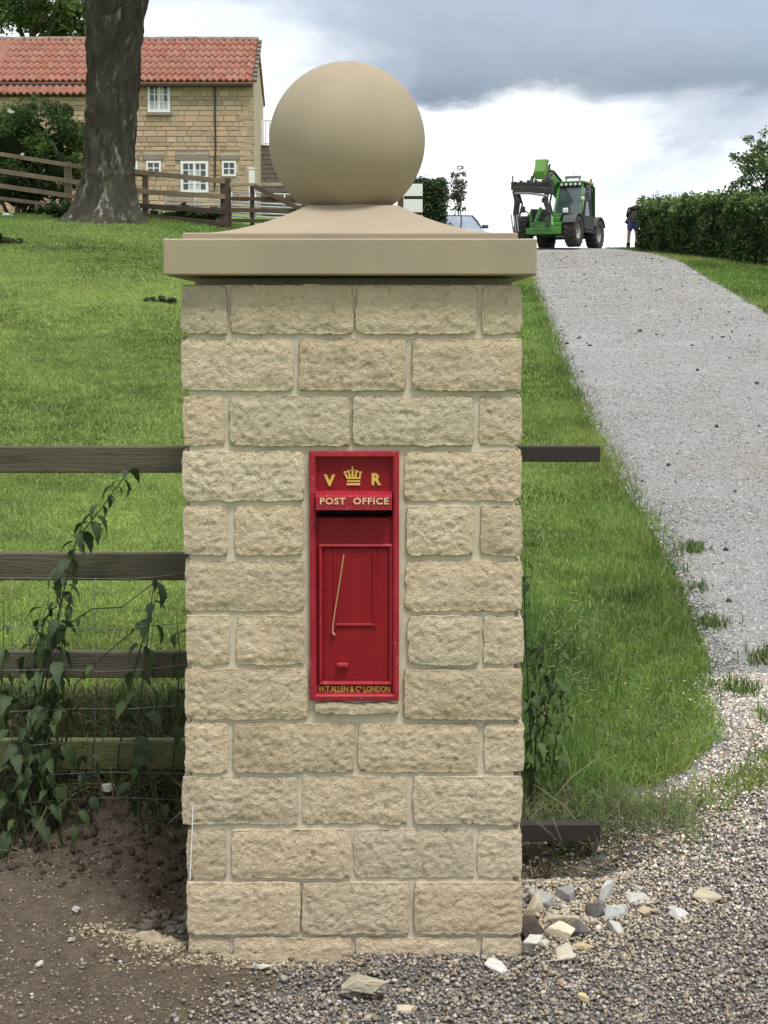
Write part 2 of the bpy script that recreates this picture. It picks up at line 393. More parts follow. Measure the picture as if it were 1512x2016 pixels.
M['darkstone'] = MAT('dark_stone', (.115, .10, .08), (.15, .13, .105), 3, .95, (10, .6, .03), rnd=.2)
M['bloom'] = MAT('cream_blossom', (.72, .72, .58), (.62, .64, .48), 30, .7)
M['plastic_white'] = MAT('white_plastic', (.74, .75, .76), None, rough=.4)

# ground materials (world-position based)
def ground_mat(name, layers, base, rough=.95, bump=(30, .6, .02), bump2=None):
    return MAT(name, base[0], base[1], base[2], rough, bump, spots=layers, pos=True, bump2=bump2, spec=.15)
M['lawn'] = ground_mat('lawn_ground', [(1.4, .5, .72, (.125, .185, .042)), (.35, .54, .70, (.16, .21, .055)), (9, .62, .74, (.075, .105, .03))], ((.105, .165, .034), (.13, .19, .042), 6))
M['soil'] = ground_mat('soil', [(60, .58, .70, (.26, .21, .15)), (9, .58, .72, (.12, .09, .063)), (150, .62, .70, (.36, .31, .24)), (2.3, .58, .75, (.25, .20, .145)), (120, .64, .70, (.07, .052, .04))], ((.225, .175, .125), (.155, .12, .085), 24), bump=(60, .9, .02), bump2=(240, .7, .006))
M['drive'] = ground_mat('drive_gravel', [(55, .56, .63, (.41, .395, .385)), (75, .60, .66, (.13, .126, .125)), (12, .55, .66, (.225, .215, .213)), (5, .58, .68, (.32, .307, .297)), (1.1, .56, .72, (.28, .24, .21)), (26, .66, .72, (.27, .19, .14)), (.5, .56, .72, (.36, .345, .335)), (2.6, .60, .70, (.25, .215, .19))], ((.295, .285, .272), (.235, .226, .217), 40), bump=(70, 1.0, .02))
M['haunch'] = MAT('sandy_mortar', (.34, .28, .19), (.25, .205, .14), 12, .95, (70, .7, .01), spots=[(22, .58, .70, (.17, .135, .09))], spec=.1)

# ================================================================== THE LAND
def axis(parts):
    a = []
    for (s, e, d) in parts: a += list(np.arange(s, e - 1e-6, d))
    return np.array(a + [parts[-1][1]])
def grid_obj(name, xs, ys, zf, mat, smooth=True, kind='structure', cut=None):
    Xg, Yg = np.meshgrid(xs, ys); Zg = zf(Xg, Yg); nx, ny = len(xs), len(ys)
    V = np.stack([Xg.ravel(), Yg.ravel(), Zg.ravel()], 1)
    i = np.arange(nx - 1); j = np.arange(ny - 1); I, J = np.meshgrid(i, j)
    a = (J * nx + I).ravel(); F = np.stack([a, a + 1, a + 1 + nx, a + nx], 1)
    if cut is not None:
        c = V[F].mean(1); F = F[~cut(c[:, 0], c[:, 1])]
    o = link(name, mesh(name, V, F, mat, smooth)); return tag(o, kind=kind)

LE = np.array([(2.0, -.2), (5.5, .85), (5.8, 1.15), (6.2, 1.40), (6.84, 1.50), (7.54, 1.62), (8.8, 1.74), (10, 1.79), (11.7, 1.84), (14, 1.95), (18.9, 2.23), (28.7, 2.9), (36, 3.4), (51, 3.9), (70, 3.0)])
RE = np.array([(2, 5.5), (10, 5.6), (20, 6.05), (26.4, 6.63), (32.6, 7.19), (40, 7.9), (44, 8.0), (47, 7.75), (51, 7.1), (70, 5.5)])
def xl(y): return np.interp(y, LE[:, 0], LE[:, 1])
def xr(y): return np.interp(y, RE[:, 0], RE[:, 1])

def land(x, y):
    z = T(x, y)
    lump = n2(x, y, .9, 3).reshape(x.shape) * .012 + n2(x, y, .25, 5).reshape(x.shape) * .03
    ind = ss(-.5, 0, x - xl(y)) * ss(-.5, 0, xr(y) - x) * ss(5, 6, y)
    z = z + lump * ss(6, 12, y) * (1 - ind) - .03 * ind
    y0 = 5.6 + .95 * ss(-.3, .4, x); near = (1 - ss(y0 - .5, y0 - .02, y)) * (1 - ss(1.7, 2.3, np.abs(x))) * ss(2.9, 3.4, y)     # the soil sheet lies over this
    return z - .30 * near
grid_obj('ground', axis([(-260, -60, 40), (-60, -12, 4), (-12, 12, .3), (12, 60, 4), (60, 260, 40)]),
         axis([(-60, -4, 8), (-4, 4, 1), (4, 52, .3), (52, 90, 2), (90, 400, 25)]), land, M['lawn'])

# soil and forecourt close to the pillar: a fine sheet with clods
def clods(x, y):
    p = np.stack([x.ravel(), y.ravel(), np.zeros(x.size)], 1)
    left = (1 - ss(-.75, -.25, x)) + ss(4.9, 5.1, y) * .6
    r = fbm(p * 7, 31, 4).reshape(x.shape) * .012 + np.abs(fbm(p * 22, 41, 3)).reshape(x.shape) * .010
    b = np.exp(-((x + .95) / .22) ** 2 - ((y - 5.12) / .10) ** 2) * .12      # clod bank under the fence
    hole = -.10 * np.exp(-((x + .64) / .10) ** 2 - ((y - 4.75) / .35) ** 2)
    sand = .03 * np.exp(-((x + .70) / .16) ** 2 - ((y - 4.22) / .10) ** 2)
    trench = -.03 * np.exp(-((x + .18) / .28) ** 2 - ((y - 3.99) / .05) ** 2)
    return r * (.5 + left) + b + hole + sand + trench
def soilz(x, y):
    y0 = 5.6 + .95 * ss(-.3, .4, x); e = np.maximum(ss(y0, y0 + .35, y), np.maximum(ss(2.2, 2.5, np.abs(x)), 1 - ss(2.9, 3.1, y)))
    return T(x, y) + .004 + clods(x, y) * (1 - e) - .10 * e - .24 * e * (y < 4)
def Sz(x, y): return float(soilz(np.array([[x]]), np.array([[y]]))[0, 0])
M['damp_gravel'] = MAT('fine_gravel', (.16, .15, .14), (.10, .095, .09), 60, .95, (120, 1.0, .012), spots=[(90, .58, .66, (.26, .24, .215)), (3, .55, .72, (.13, .11, .09))], pos=True, spec=.15)
fo = grid_obj('forecourt', axis([(-2.5, 2.5, .0145)]), axis([(2.9, 7.0, .0145)]), soilz, M['soil'])
fo.data.materials.append(M['damp_gravel']); fo.data.materials.append(M['drive'])
_c = np.empty(len(fo.data.polygons) * 3, np.float32); fo.data.polygons.foreach_get('center', _c); _c = _c.reshape(-1, 3).astype(float)
_w = .12 * n2(_c[:, 0], _c[:, 1], 2.2, 4) + .05 * n2(_c[:, 0], _c[:, 1], 7, 5) + .04 * n2(_c[:, 0], _c[:, 1], 31, 6)
_g = (_c[:, 0] + _w + .25 * (4.0 - _c[:, 1]) > -.40) & ((_c[:, 1] < 4.3) | (_c[:, 0] > .42)) & ((_c[:, 1] < 5.15 + .5 * _w) | (_c[:, 0] > np.interp(np.maximum(_c[:, 1], 5.6), LE[:, 0], LE[:, 1]) - .05 + _w))
_mi = np.where(_g, np.where(_c[:, 1] + _w * 2 > 5.5, 2, 1), 0); fo.data.polygons.foreach_set('material_index', _mi.astype(np.int32))

# gravel drive climbing to the crest
def drive_sheet():
    ys = axis([(5.9, 12, .12), (12, 30, .3), (30, 70, .5)]); K = 22
    V = []
    for i, y in enumerate(ys):
        a = float(xl(y)); b = float(xr(y))
        a += .10 * vn([[y * 2.3, 0, 0]], 5)[0] + .05 * vn([[y * 7, 0, 0]], 6)[0]
        b += .16 * vn([[y * 1.1, 3, 0]], 8)[0] + .08 * vn([[y * 3.3, 3, 0]], 9)[0]
        for k in range(K + 1):
            t = k / K; x = a + (b - a) * t
            crown = .05 * math.sin(math.pi * t) * min(1, (y - 5.9) / 4)
            edge = -.03 if k in (0, K) else .018
            if y < 6.4: edge -= (6.4 - y) * .12
            V.append((x, y, Tz(x, y) + edge + crown * .6))
    F = [(i * (K + 1) + k, i * (K + 1) + k + 1, (i + 1) * (K + 1) + k + 1, (i + 1) * (K + 1) + k) for i in range(len(ys) - 1) for k in range(K)]
    tag(link('driveway', mesh('driveway', V, F, M['drive'], True)), kind='structure')
drive_sheet()
def Dz(x, y):
    a, b = xl(y), xr(y); t = np.clip((x - a) / (b - a), 0, 1)
    return T(x, y) + .018 + .03 * np.sin(np.pi * t) * np.clip((y - 5.9) / 4, 0, 1)

# ---- gravel stones
ICO_V = None
def ico():
    f = (1 + 5 ** .5) / 2
    V = np.array([(-1, f, 0), (1, f, 0), (-1, -f, 0), (1, -f, 0), (0, -1, f), (0, 1, f), (0, -1, -f), (0, 1, -f), (f, 0, -1), (f, 0, 1), (-f, 0, -1), (-f, 0, 1)], float)
    V /= np.linalg.norm(V[0])
    F = np.array([(0, 11, 5), (0, 5, 1), (0, 1, 7), (0, 7, 10), (0, 10, 11), (1, 5, 9), (5, 11, 4), (11, 10, 2), (10, 7, 6), (7, 1, 8), (3, 9, 4), (3, 4, 2), (3, 2, 6), (3, 6, 8), (3, 8, 9), (4, 9, 5), (2, 4, 11), (6, 2, 10), (8, 6, 7), (9, 8, 1)])
    return V, F
IV, IF = ico()
OV = np.array([(1, 0, 0), (-1, 0, 0), (0, 1, 0), (0, -1, 0), (0, 0, 1), (0, 0, -1)], float)
OF = np.array([(0, 2, 4), (2, 1, 4), (1, 3, 4), (3, 0, 4), (2, 0, 5), (1, 2, 5), (3, 1, 5), (0, 3, 5)])
def rand_rot(n, rng):
    q = rng.normal(size=(n, 4)); q /= np.linalg.norm(q, axis=1)[:, None]; w, x, y, z = q.T
    return np.stack([np.stack([1 - 2 * (y * y + z * z), 2 * (x * y - z * w), 2 * (x * z + y * w)], 1),
                     np.stack([2 * (x * y + z * w), 1 - 2 * (x * x + z * z), 2 * (y * z - x * w)], 1),
                     np.stack([2 * (x * z - y * w), 2 * (y * z + x * w), 1 - 2 * (x * x + y * y)], 1)], 1)
def pebbles(name, pos, size, col, rng, simple=False):
    BV, BF = (OV, OF) if simple else (IV, IF)
    n = len(pos); k = len(BV)
    v = BV[None] * (1 + rng.uniform(-.38, .30, (n, k, 1))) * rng.uniform(.65, 1.2, (n, 1, 3))
    v = np.einsum('nij,nkj->nki', rand_rot(n, rng), v); v[:, :, 2] *= .72
    v = v * size[:, None, None] + pos[:, None, :]
    F = (BF[None] + (np.arange(n) * k)[:, None, None]).reshape(-1, 3)
    return tag(link(name, mesh(name, v.reshape(-1, 3), F, M['gravel'], False, np.repeat(col, k, 0))), kind='stuff')
PAL = np.array([(.30, .30, .305), (.38, .375, .36), (.22, .222, .23), (.46, .45, .43), (.33, .28, .22), (.16, .16, .165), (.55, .53, .49), (.28, .22, .165)])
def near_gravel():
    rng = np.random.default_rng(5)
    n = 165000
    x = rng.uniform(-1.1, 2.3, n); y = 3.3 + 3.8 * rng.random(n) ** 1.12
    wob = .12 * n2(x, y, 2.2, 4) + .05 * n2(x, y, 7, 5)
    d = ss(-.62, -.20, x + wob + .25 * (4.0 - y)) * (1 - ss(4.16, 4.2, y) * (x < .40) * (x > -.62))
    d = np.where(y > 4.2, d * ss(.40, .50, x), d)
    d = d * (1 - .97 * ss(5.05, 5.3, y + .5 * wob) * (1 - ss(-.12, .06, x - xl(np.maximum(y, 5.6)) + wob * .9)))
    d = d * (1 - .96 * np.exp(-((x - .52) / .24) ** 4 - ((y - 5.03) / .14) ** 4))
    keep = rng.random(n) < d; x, y = x[keep], y[keep]; n = len(x)
    s = .0036 + .0052 * rng.random(n) ** 2.4 + .0045 * (rng.random(n) < .05)
    z = soilz(x[None], y[None])[0] + s * .25 + rng.random(n) * .010
    z = np.where(y > 6.1, np.maximum(z, Dz(x, y) + s * .2), z)
    c = PAL[rng.choice(len(PAL), n, p=[.18, .19, .12, .14, .15, .08, .07, .07])] * rng.uniform(.55, 1.35, (n, 1))
    # damp dark chippings nearest the road, paler limestone towards the drive, sandy spill beside the pillar
    wet = (1 - ss(3.85, 4.75, y + .30 * n2(x, y, 1.6, 9) + .30 * (x - .5)))[:, None]
    c = c * (1.12 - .44 * wet) * np.array([1.04, 1.0, .93])
    pale = ss(4.7, 5.9, y + .2 * n2(x, y, 2, 19))[:, None]; c = c * (1 + .45 * pale)
    sandy = (np.exp(-((x - .55) / .25) ** 2 - ((y - 4.45) / .3) ** 2) * (rng.random(n) < .6))[:, None]
    c = c * (1 - sandy * .8) + sandy * .8 * np.array([.50, .42, .30])
    pebbles('gravel', np.stack([x, y, z], 1), s * 1.12, c * np.array([1.05, .99, .93]), rng, simple=True)
near_gravel()
def soil_stones():
    rng = np.random.default_rng(6)
    n = 26000; x = rng.uniform(-1.9, -.1, n); y = rng.uniform(3.3, 5.2, n)
    keep = (rng.random(n) < .45 + .55 * (1 - ss(3.8, 4.5, y))) & ((y < 4.16) | (x < -.56)); x, y = x[keep], y[keep]; n = len(x)
    s = .0022 + .0065 * rng.random(n) ** 3.5
    z = soilz(x[None], y[None])[0] + s * .2
    c = np.array([(.23, .18, .13), (.15, .115, .08), (.38, .33, .25), (.30, .25, .19), (.5, .46, .4)])[rng.choice(5, n, p=[.43, .43, .06, .07, .01])] * rng.uniform(.7, 1.2, (n, 1))
    pebbles('soil_pebbles', np.stack([x, y, z], 1), s, c, rng, simple=True)
    n = 900; x = np.concatenate([rng.uniform(-1.7, -.55, 700), rng.uniform(.42, .75, 200)]); y = np.concatenate([rng.normal(5.0, .16, 700), rng.normal(5.05, .12, 200)])
    s = .005 + .017 * rng.random(n) ** 3; z = soilz(x[None], y[None])[0] + s * .1
    c = np.array([(.05, .035, .024), (.075, .052, .035), (.035, .026, .02)])[rng.choice(3, n)]
    pebbles('soil_clods', np.stack([x, y, z], 1), s, c, rng, simple=True)
soil_stones()
def sand_crumbs():
    rng = np.random.default_rng(16); n = 5200
    x = np.concatenate([rng.normal(-.66, .10, 3000), rng.normal(-.30, .19, 2200)]); y = np.concatenate([4.24 + rng.normal(0, .045, 3000) - .25 * (x[:3000] + .66), rng.normal(4.125, .022, 2200)])
    k = ~((y > 4.155) & (x > -.56)); x, y = x[k], y[k]; n = len(x)
    s = .0016 + .0065 * rng.random(n) ** 3.5
    c = np.array([(.34, .28, .185), (.27, .22, .14), (.42, .36, .25), (.19, .15, .10), (.10, .075, .05)])[rng.choice(5, n, p=[.34, .26, .14, .14, .12])]
    m = 260; x = np.concatenate([x, rng.normal(-.655, .05, m)]); y = np.concatenate([y, rng.normal(4.50, .10, m)]); s = np.concatenate([s, .004 + .02 * rng.random(m) ** 2.5])
    c = np.concatenate([c, np.array([(.17, .15, .115), (.12, .10, .075), (.08, .065, .05)])[rng.choice(3, m)]])
    pebbles('sand_crumbs', np.stack([x, y, soilz(x[None], y[None])[0] + .004 * rng.random(len(x))], 1), s, c, rng)
sand_crumbs()
def drive_gravel():
    rng = np.random.default_rng(8)
    n = 68000; y = 5.5 + 40 * rng.random(n) ** 2.15; lo = xl(y) - .02; hi = np.minimum(xr(y), .30 * y + .3)
    x = lo + (hi - lo) * rng.random(n)
    k = rng.random(n) < ss(5.5, 6.9, y); x, y = x[k], y[k]; n = len(x)
    s = (.0055 + .006 * rng.random(n) ** 2) * (1 + .045 * np.maximum(y - 6, 0))
    c = PAL[rng.choice(len(PAL), n, p=[.20, .24, .08, .22, .07, .05, .12, .02])] * rng.uniform(.7, 1.15, (n, 1)) * np.array([.92, .90, .865])
    t_ = (x - xl(y)) / (xr(y) - xl(y)) + .02 * n2(y, y * 0, .3, 3); trk = np.maximum(np.exp(-((t_ - .30) / .07) ** 2), np.exp(-((t_ - .68) / .07) ** 2)) * (.5 + .5 * n2(x, y, .5, 31)); c = c * (1 - np.clip(trk, 0, 1)[:, None] * np.array([.12, .20, .28]))
    pebbles('drive_chippings', np.stack([x, y, np.where(y < 6.5, np.maximum(soilz(x[None], y[None])[0], np.where(y > 6.2, Dz(x, y), -9)), Dz(x, y)) + s * .1], 1), s, c, rng, simple=True)
    n = 260; y = rng.uniform(8, 44, n); x = xl(y) + (xr(y) - xl(y)) * rng.random(n)
    s = .012 + .03 * rng.random(n) ** 3
    c = np.array([(.06, .045, .03), (.12, .085, .06), (.05, .05, .045)])[rng.choice(3, n)]
    pebbles('drive_debris', np.stack([x, y, Dz(x, y) + s * .3], 1), s, c, rng, simple=True)
drive_gravel()

# ---- grass blades
def blades(name, x, y, z, h, w, col, rng, lean=.5, segs=2):
    n = len(x); a = rng.uniform(0, 2 * np.pi, n); b = rng.uniform(0, 2 * np.pi, n); ln = np.abs(rng.normal(0, lean, n))
    sx_, sy_ = np.cos(a) * w * .5, np.sin(a) * w * .5
    lx, ly = np.cos(b) * ln * h, np.sin(b) * ln * h
    base = np.stack([x, y, z], 1); side = np.stack([sx_, sy_, np.zeros(n)], 1)
    if segs == 1:
        V = np.stack([base - side, base + side, base + np.stack([lx, ly, h / np.sqrt(1 + ln ** 2)], 1)], 1); k = 3
        F = np.arange(n * 3).reshape(n, 3)
        sh = np.array([.75, .75, 1.12])
    else:
        mid = base + np.stack([lx * .32, ly * .32, h * .58], 1); tip = base + np.stack([lx, ly, h / np.sqrt(1 + ln ** 2)], 1)
        V = np.stack([base - side, base + side, mid + side * .8, mid - side * .8, tip], 1); k = 5
        o = (np.arange(n) * 5)[:, None]
        F = np.concatenate([o + np.array([[0, 1, 2]]), o + np.array([[0, 2, 3]]), o + np.array([[3, 2, 4]])])
        sh = np.array([1, 1, 1, 1, 1])
    C = (col[:, None, :] * np.ones((1, k, 1))).reshape(-1, 3)
    return tag(link(name, mesh(name, V.reshape(-1, 3), F, M['grass'], False, C)), kind='stuff')
def gcol(x, y, rng, base=(.205, .268, .068), dry=(.34, .32, .15), pd=.06, amp=.48):
    n = len(x); v = 1 + amp * n2(x, y * .6, .55, 21) * .6 + amp * n2(x, y * .7, 2.2, 23) * .55 + amp * n2(x, y, 6.5, 27) * .55
    c = np.array(base)[None] * v[:, None] * rng.uniform(.7, 1.3, (n, 1))
    yel = ss(-.1, .7, n2(x, y, .33, 25) + .3 * n2(x, y, 1.1, 26))[:, None] * .55
    c = c * (1 - yel) + yel * np.array([.35, .385, .11])
    d = (rng.random(n) < pd)[:, None]
    return np.where(d, np.array(dry)[None] * rng.uniform(.7, 1.2, (n, 1)), c)
def lawn_grass():
    rng = np.random.default_rng(9)
    # denser close by; blade width grows with distance so far turf stays closed
    ns = []
    for (y0, y1, dens, hh, ww, sg) in ((5.45, 7.5, 10000, .036, .0055, 2), (7.5, 11, 5200, .034, .009, 1), (11, 17, 2500, .036, .014, 1), (17, 26, 1200, .042, .022, 1), (26, 39, 560, .05, .035, 1)):
        wid = .36 * (y0 + y1) / 2 + 2.6
        n = int(dens * wid * (y1 - y0)); y = rng.uniform(y0, y1, n)
        x = -.36 * y + (xl(y) + .36 * y) * rng.random(n)
        hid = (x > -.09 * y) & (x < .03 * y)                       # sparser behind the pillar
        right = x > .03 * y
        keep = (~hid | (rng.random(n) < .85)) & (y > 5.62 + .12 * n2(x, y, 2.0, 4))
        keep &= ~((x > .2) & (y < 5.75 + .12 * n2(x, y, 3, 3)))
        x, y, right = x[keep], y[keep], right[keep]
        h = hh * rng.uniform(.5, 1.25, len(x)) * (1 + .35 * n2(x, y, 1.3, 2))
        h = np.where(right, h * np.where(y < 9, 1.5, 1.2), h)
        c = gcol(x, y, rng)
        cr = gcol(x, y, rng, base=(.165, .245, .054), pd=.08)
        c = np.where(right[:, None], cr, c)
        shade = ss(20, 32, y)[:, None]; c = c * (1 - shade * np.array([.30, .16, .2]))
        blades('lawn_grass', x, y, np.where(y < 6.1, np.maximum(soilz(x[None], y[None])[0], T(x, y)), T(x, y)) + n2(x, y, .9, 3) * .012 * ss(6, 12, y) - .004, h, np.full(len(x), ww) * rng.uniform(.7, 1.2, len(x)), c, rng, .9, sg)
    # long rank grass by the pillar and down the edge of the verge
    n = 16000; x = rng.uniform(.36, 1.75, n); y = rng.uniform(5.35, 8.2, n)
    dp = np.minimum(np.abs(x - .45) * 1.1, 1) ; e = xl(y) - x + .10 * n2(x, y, 3, 14)
    p = np.clip(1.0 - dp * 1.1 + .5 * (1 - ss(5.5, 6.3, y)), .12, 1) * (e > 0) * ss(-.05, .05, y - (5.42 + .45 * ss(.75, 1.3, x)))
    k = rng.random(n) < p; x, y = x[k], y[k]
    h = rng.uniform(.06, .15, len(x)) * (1 + .9 * (x < .8))
    z = np.where(y < 6.0, soilz(x[None], y[None])[0], T(x, y)) - .005
    blades('rank_grass', x, y, z, h, rng.uniform(.003, .006, len(x)), gcol(x, y, rng, base=(.095, .175, .035), dry=(.27, .26, .13), pd=.08), rng, .8, 2)
    # straggling bents over the lip of the ditch, and tufts that crept into the gravel
    n = 1600; x = rng.uniform(.38, 1.1, n); y = rng.normal(5.30, .11, n)
    z = soilz(x[None], y[None])[0]
    blades('bleached_grass', x, y, z, rng.uniform(.06, .16, n), rng.uniform(.0022, .004, n), gcol(x, y, rng, base=(.11, .165, .055), dry=(.28, .26, .15), pd=.3), rng, 1.2, 2)
    cs = [(1.62, 6.85), (1.70, 6.45), (1.76, 6.1), (1.55, 5.98), (1.85, 7.3), (1.72, 7.9), (2.0, 6.9), (1.42, 5.75), (1.78, 8.6), (1.18, 5.45), (1.95, 9.5), (1.3, 5.6)]
    X_, Y_ = [], []
    for (a, b) in cs:
        m = rng.integers(60, 220); X_ += list(rng.normal(a, .05, m)); Y_ += list(rng.normal(b, .06, m))
    x = np.array(X_); y = np.array(Y_)
    blades('gravel_weeds', x, y, np.where(y < 6.1, soilz(x[None], y[None])[0], Dz(x, y)), rng.uniform(.03, .08, len(x)), rng.uniform(.004, .009, len(x)), gcol(x, y, rng, base=(.10, .17, .035), pd=.12), rng, .9, 2)
    # verge beyond the drive
    n = 26000; y = rng.uniform(22, 50, n); x = xr(y) + rng.random(n) ** 1.2 * np.where(y > 43, 2.2, 2.6) - .12
    blades('verge_grass', x, y, T(x, y), rng.uniform(.05, .10, n), rng.uniform(.02, .04, n), gcol(x, y, rng, base=(.12, .20, .045), pd=.05), rng, .6, 1)
    # ragged edge where verge meets gravel, far left side of the drive
    n = 5000; y = 9 + 40 * rng.random(n) ** 1.3; x = xl(y) + rng.normal(-.02, .07, n)
    blades('edge_grass', x, y, T(x, y), rng.uniform(.05, .11, n), .004 + .0006 * y, gcol(x, y, rng, base=(.12, .20, .045), pd=.1), rng, .7, 1)
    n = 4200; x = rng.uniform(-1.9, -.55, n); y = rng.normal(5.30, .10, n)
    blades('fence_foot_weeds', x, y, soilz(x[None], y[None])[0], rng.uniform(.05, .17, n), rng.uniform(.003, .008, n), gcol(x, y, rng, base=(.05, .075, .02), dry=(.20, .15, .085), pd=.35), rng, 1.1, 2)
    # dark mat of weeds under the fence
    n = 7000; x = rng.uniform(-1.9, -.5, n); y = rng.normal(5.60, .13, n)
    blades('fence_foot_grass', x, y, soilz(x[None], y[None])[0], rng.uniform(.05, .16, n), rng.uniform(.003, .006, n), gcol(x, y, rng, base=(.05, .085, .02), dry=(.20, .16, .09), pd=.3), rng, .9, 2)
lawn_grass()
def dead_stems():
    rng = np.random.default_rng(12); B = MB()
    for i in range(420):
        if i < 330: x, y = rng.uniform(-1.6, -.52), rng.normal(5.2, .14)
        else: x, y = rng.uniform(.38, .85), rng.normal(5.2, .1)
        z = Sz(x, y); L = rng.uniform(.08, .34); a = rng.uniform(0, 6.28); e = rng.uniform(-.15, .75)
        d = Vector((math.cos(a) * math.cos(e), math.sin(a) * math.cos(e) * .5, math.sin(e)))
        p = Vector((x, y, z + .01)); q = p + d * L; mdl = (p + q) / 2 + Vector((0, 0, rng.uniform(0, .03)))
        g = rng.random(); B.tc = tuple(np.array([(.24, .185, .11), (.11, .08, .05), (.05, .038, .026), (.16, .13, .085)][rng.choice(4, p=[.22, .3, .3, .18])]) * (.7 + .6 * g))
        B.tube([p, mdl, q], [.0022, .0018, .001], 3, cap=False)
    o = B.build('dead_stems', M['straw'], tint=True); tag(o, kind='stuff')
dead_stems()

# ================================================================== THE PILLAR
YF = 4.17; PD = .93
def P(px, py, Yd=YF): v = at(px, py, Yd); return v.x, v.z
px0, _ = P(362, 1000); px1, _ = P(1026, 1000)
PXC = (px0 + px1) / 2
pillar = thing('gate_pillar', 'buff stone gate pillar with a ball finial and red post box in its face', 'gate pillar', (PXC, YF + PD / 2, 0))
def rock(w, d, h, seed, cell=.0075, amp=1.0, rad=.008, faces='xyXYzZ'):
    "rock-faced block centred on 0, flat facets; returns V, F"
    V = []; F = []; b = 0
    spec = {'x': (0, -1), 'X': (0, 1), 'y': (1, -1), 'Y': (1, 1), 'z': (2, -1), 'Z': (2, 1)}
    S = (w, d, h); vs = []
    for f in faces:
        a, sg = spec[f]; u, v = [(1, 2), (0, 2), (0, 1)][a]
        nu, nv = max(2, int(S[u] / cell)), max(2, int(S[v] / cell))
        if f in 'zZ': nu, nv = max(2, nu // 3), max(2, nv // 3)
        gu, gv = np.meshgrid(np.linspace(-.5, .5, nu + 1) * S[u], np.linspace(-.5, .5, nv + 1) * S[v])
        p = np.zeros((gu.size, 3)); p[:, u] = gu.ravel(); p[:, v] = gv.ravel(); p[:, a] = sg * S[a] / 2
        vs.append(p); i, j = np.meshgrid(np.arange(nu), np.arange(nv)); q = (j * (nu + 1) + i).ravel()
        q = np.stack([q, q + 1, q + nu + 2, q + nu + 1], 1) + b
        if (sg > 0) == (a == 1): q = q[:, ::-1]
        F.append(q); b += len(p)
    p = np.concatenate(vs); F = np.concatenate(F)
    inner = np.array(S) / 2 - rad; c = np.clip(p, -inner, inner); dv = p - c; ln = np.linalg.norm(dv, axis=1, keepdims=True)
    nr = dv / np.maximum(ln, 1e-9); out = c + nr * np.minimum(ln, rad)
    o = np.array([seed * 3.17, seed * 1.93, seed * .71])
    nz = .0026 * fbm(out * 13 + o, 1, 2) - .0044 * (np.abs(fbm(out * 42 + o, 5, 3)) - .4) + .0030 * fbm(out * 120 + o, 9, 2)
    # pitched rim: the face swells from a drafted edge
    e = np.min(np.where(np.abs(nr) > .5, 9, np.array(S) / 2 - np.abs(p)), axis=1)
    nz = nz * (.45 + .55 * ss(0, .02, e)) + .004 * ss(0, .03, e) - .001
    out = out + nr * (nz * amp)[:, None]
    # ragged arrises in the plane of the joint
    out[:, 0] += amp * .003 * vn(out * 28 + o + 7, 3); out[:, 2] += amp * .003 * vn(out * 28 + o + 19, 4)
    return out, F
COURSES = [  # (top, bottom, [(x0, x1), ...]) as seen on the face
 (562, 657, [(358, 446), (454, 694), (701, 939), (949, 1027)]),
 (668, 769, [(357, 578), (589, 798), (812, 1026)]),
 (780, 877, [(360, 441), (451, 688), (695, 931), (944, 1027)]),
 (888, 986, [(359, 598), (797, 1027)]),
 (997, 1093, [(361, 447), (462, 596), (801, 934), (947, 1026)]),
 (1105, 1203, [(364, 598), (798, 1027)]),
 (1213, 1308, [(366, 452), (466, 597), (803, 943), (952, 1030)]),
 (1318, 1416, [(364, 605), (620, 786), (796, 1027)]),
 (1425, 1521, [(364, 449), (459, 698), (706, 941), (954, 1032)]),
 (1530, 1623, [(358, 586), (594, 801), (814, 1027)]),
 (1634, 1729, [(368, 444), (456, 691), (696, 933), (941, 1026)]),
 (1738, 1838, [(368, 591), (595, 804), (817, 1027)]),
 (1846, 1925, [(370, 451), (459, 692), (699, 941), (950, 1025)])]
seed = 1
def stone(cx_, cy_, cz_, w, d, h, cell=.0056, amp=.82, label=None):
    global seed
    V, F = rock(w, d, h, seed, cell, amp); seed += 1
    o = link('stone', mesh('stone', V, F, M['pillar_stone']), pillar, (cx_ - pillar.location.x, cy_ - pillar.location.y, cz_))
    if label: o['label'] = label
jr = random.Random(3)
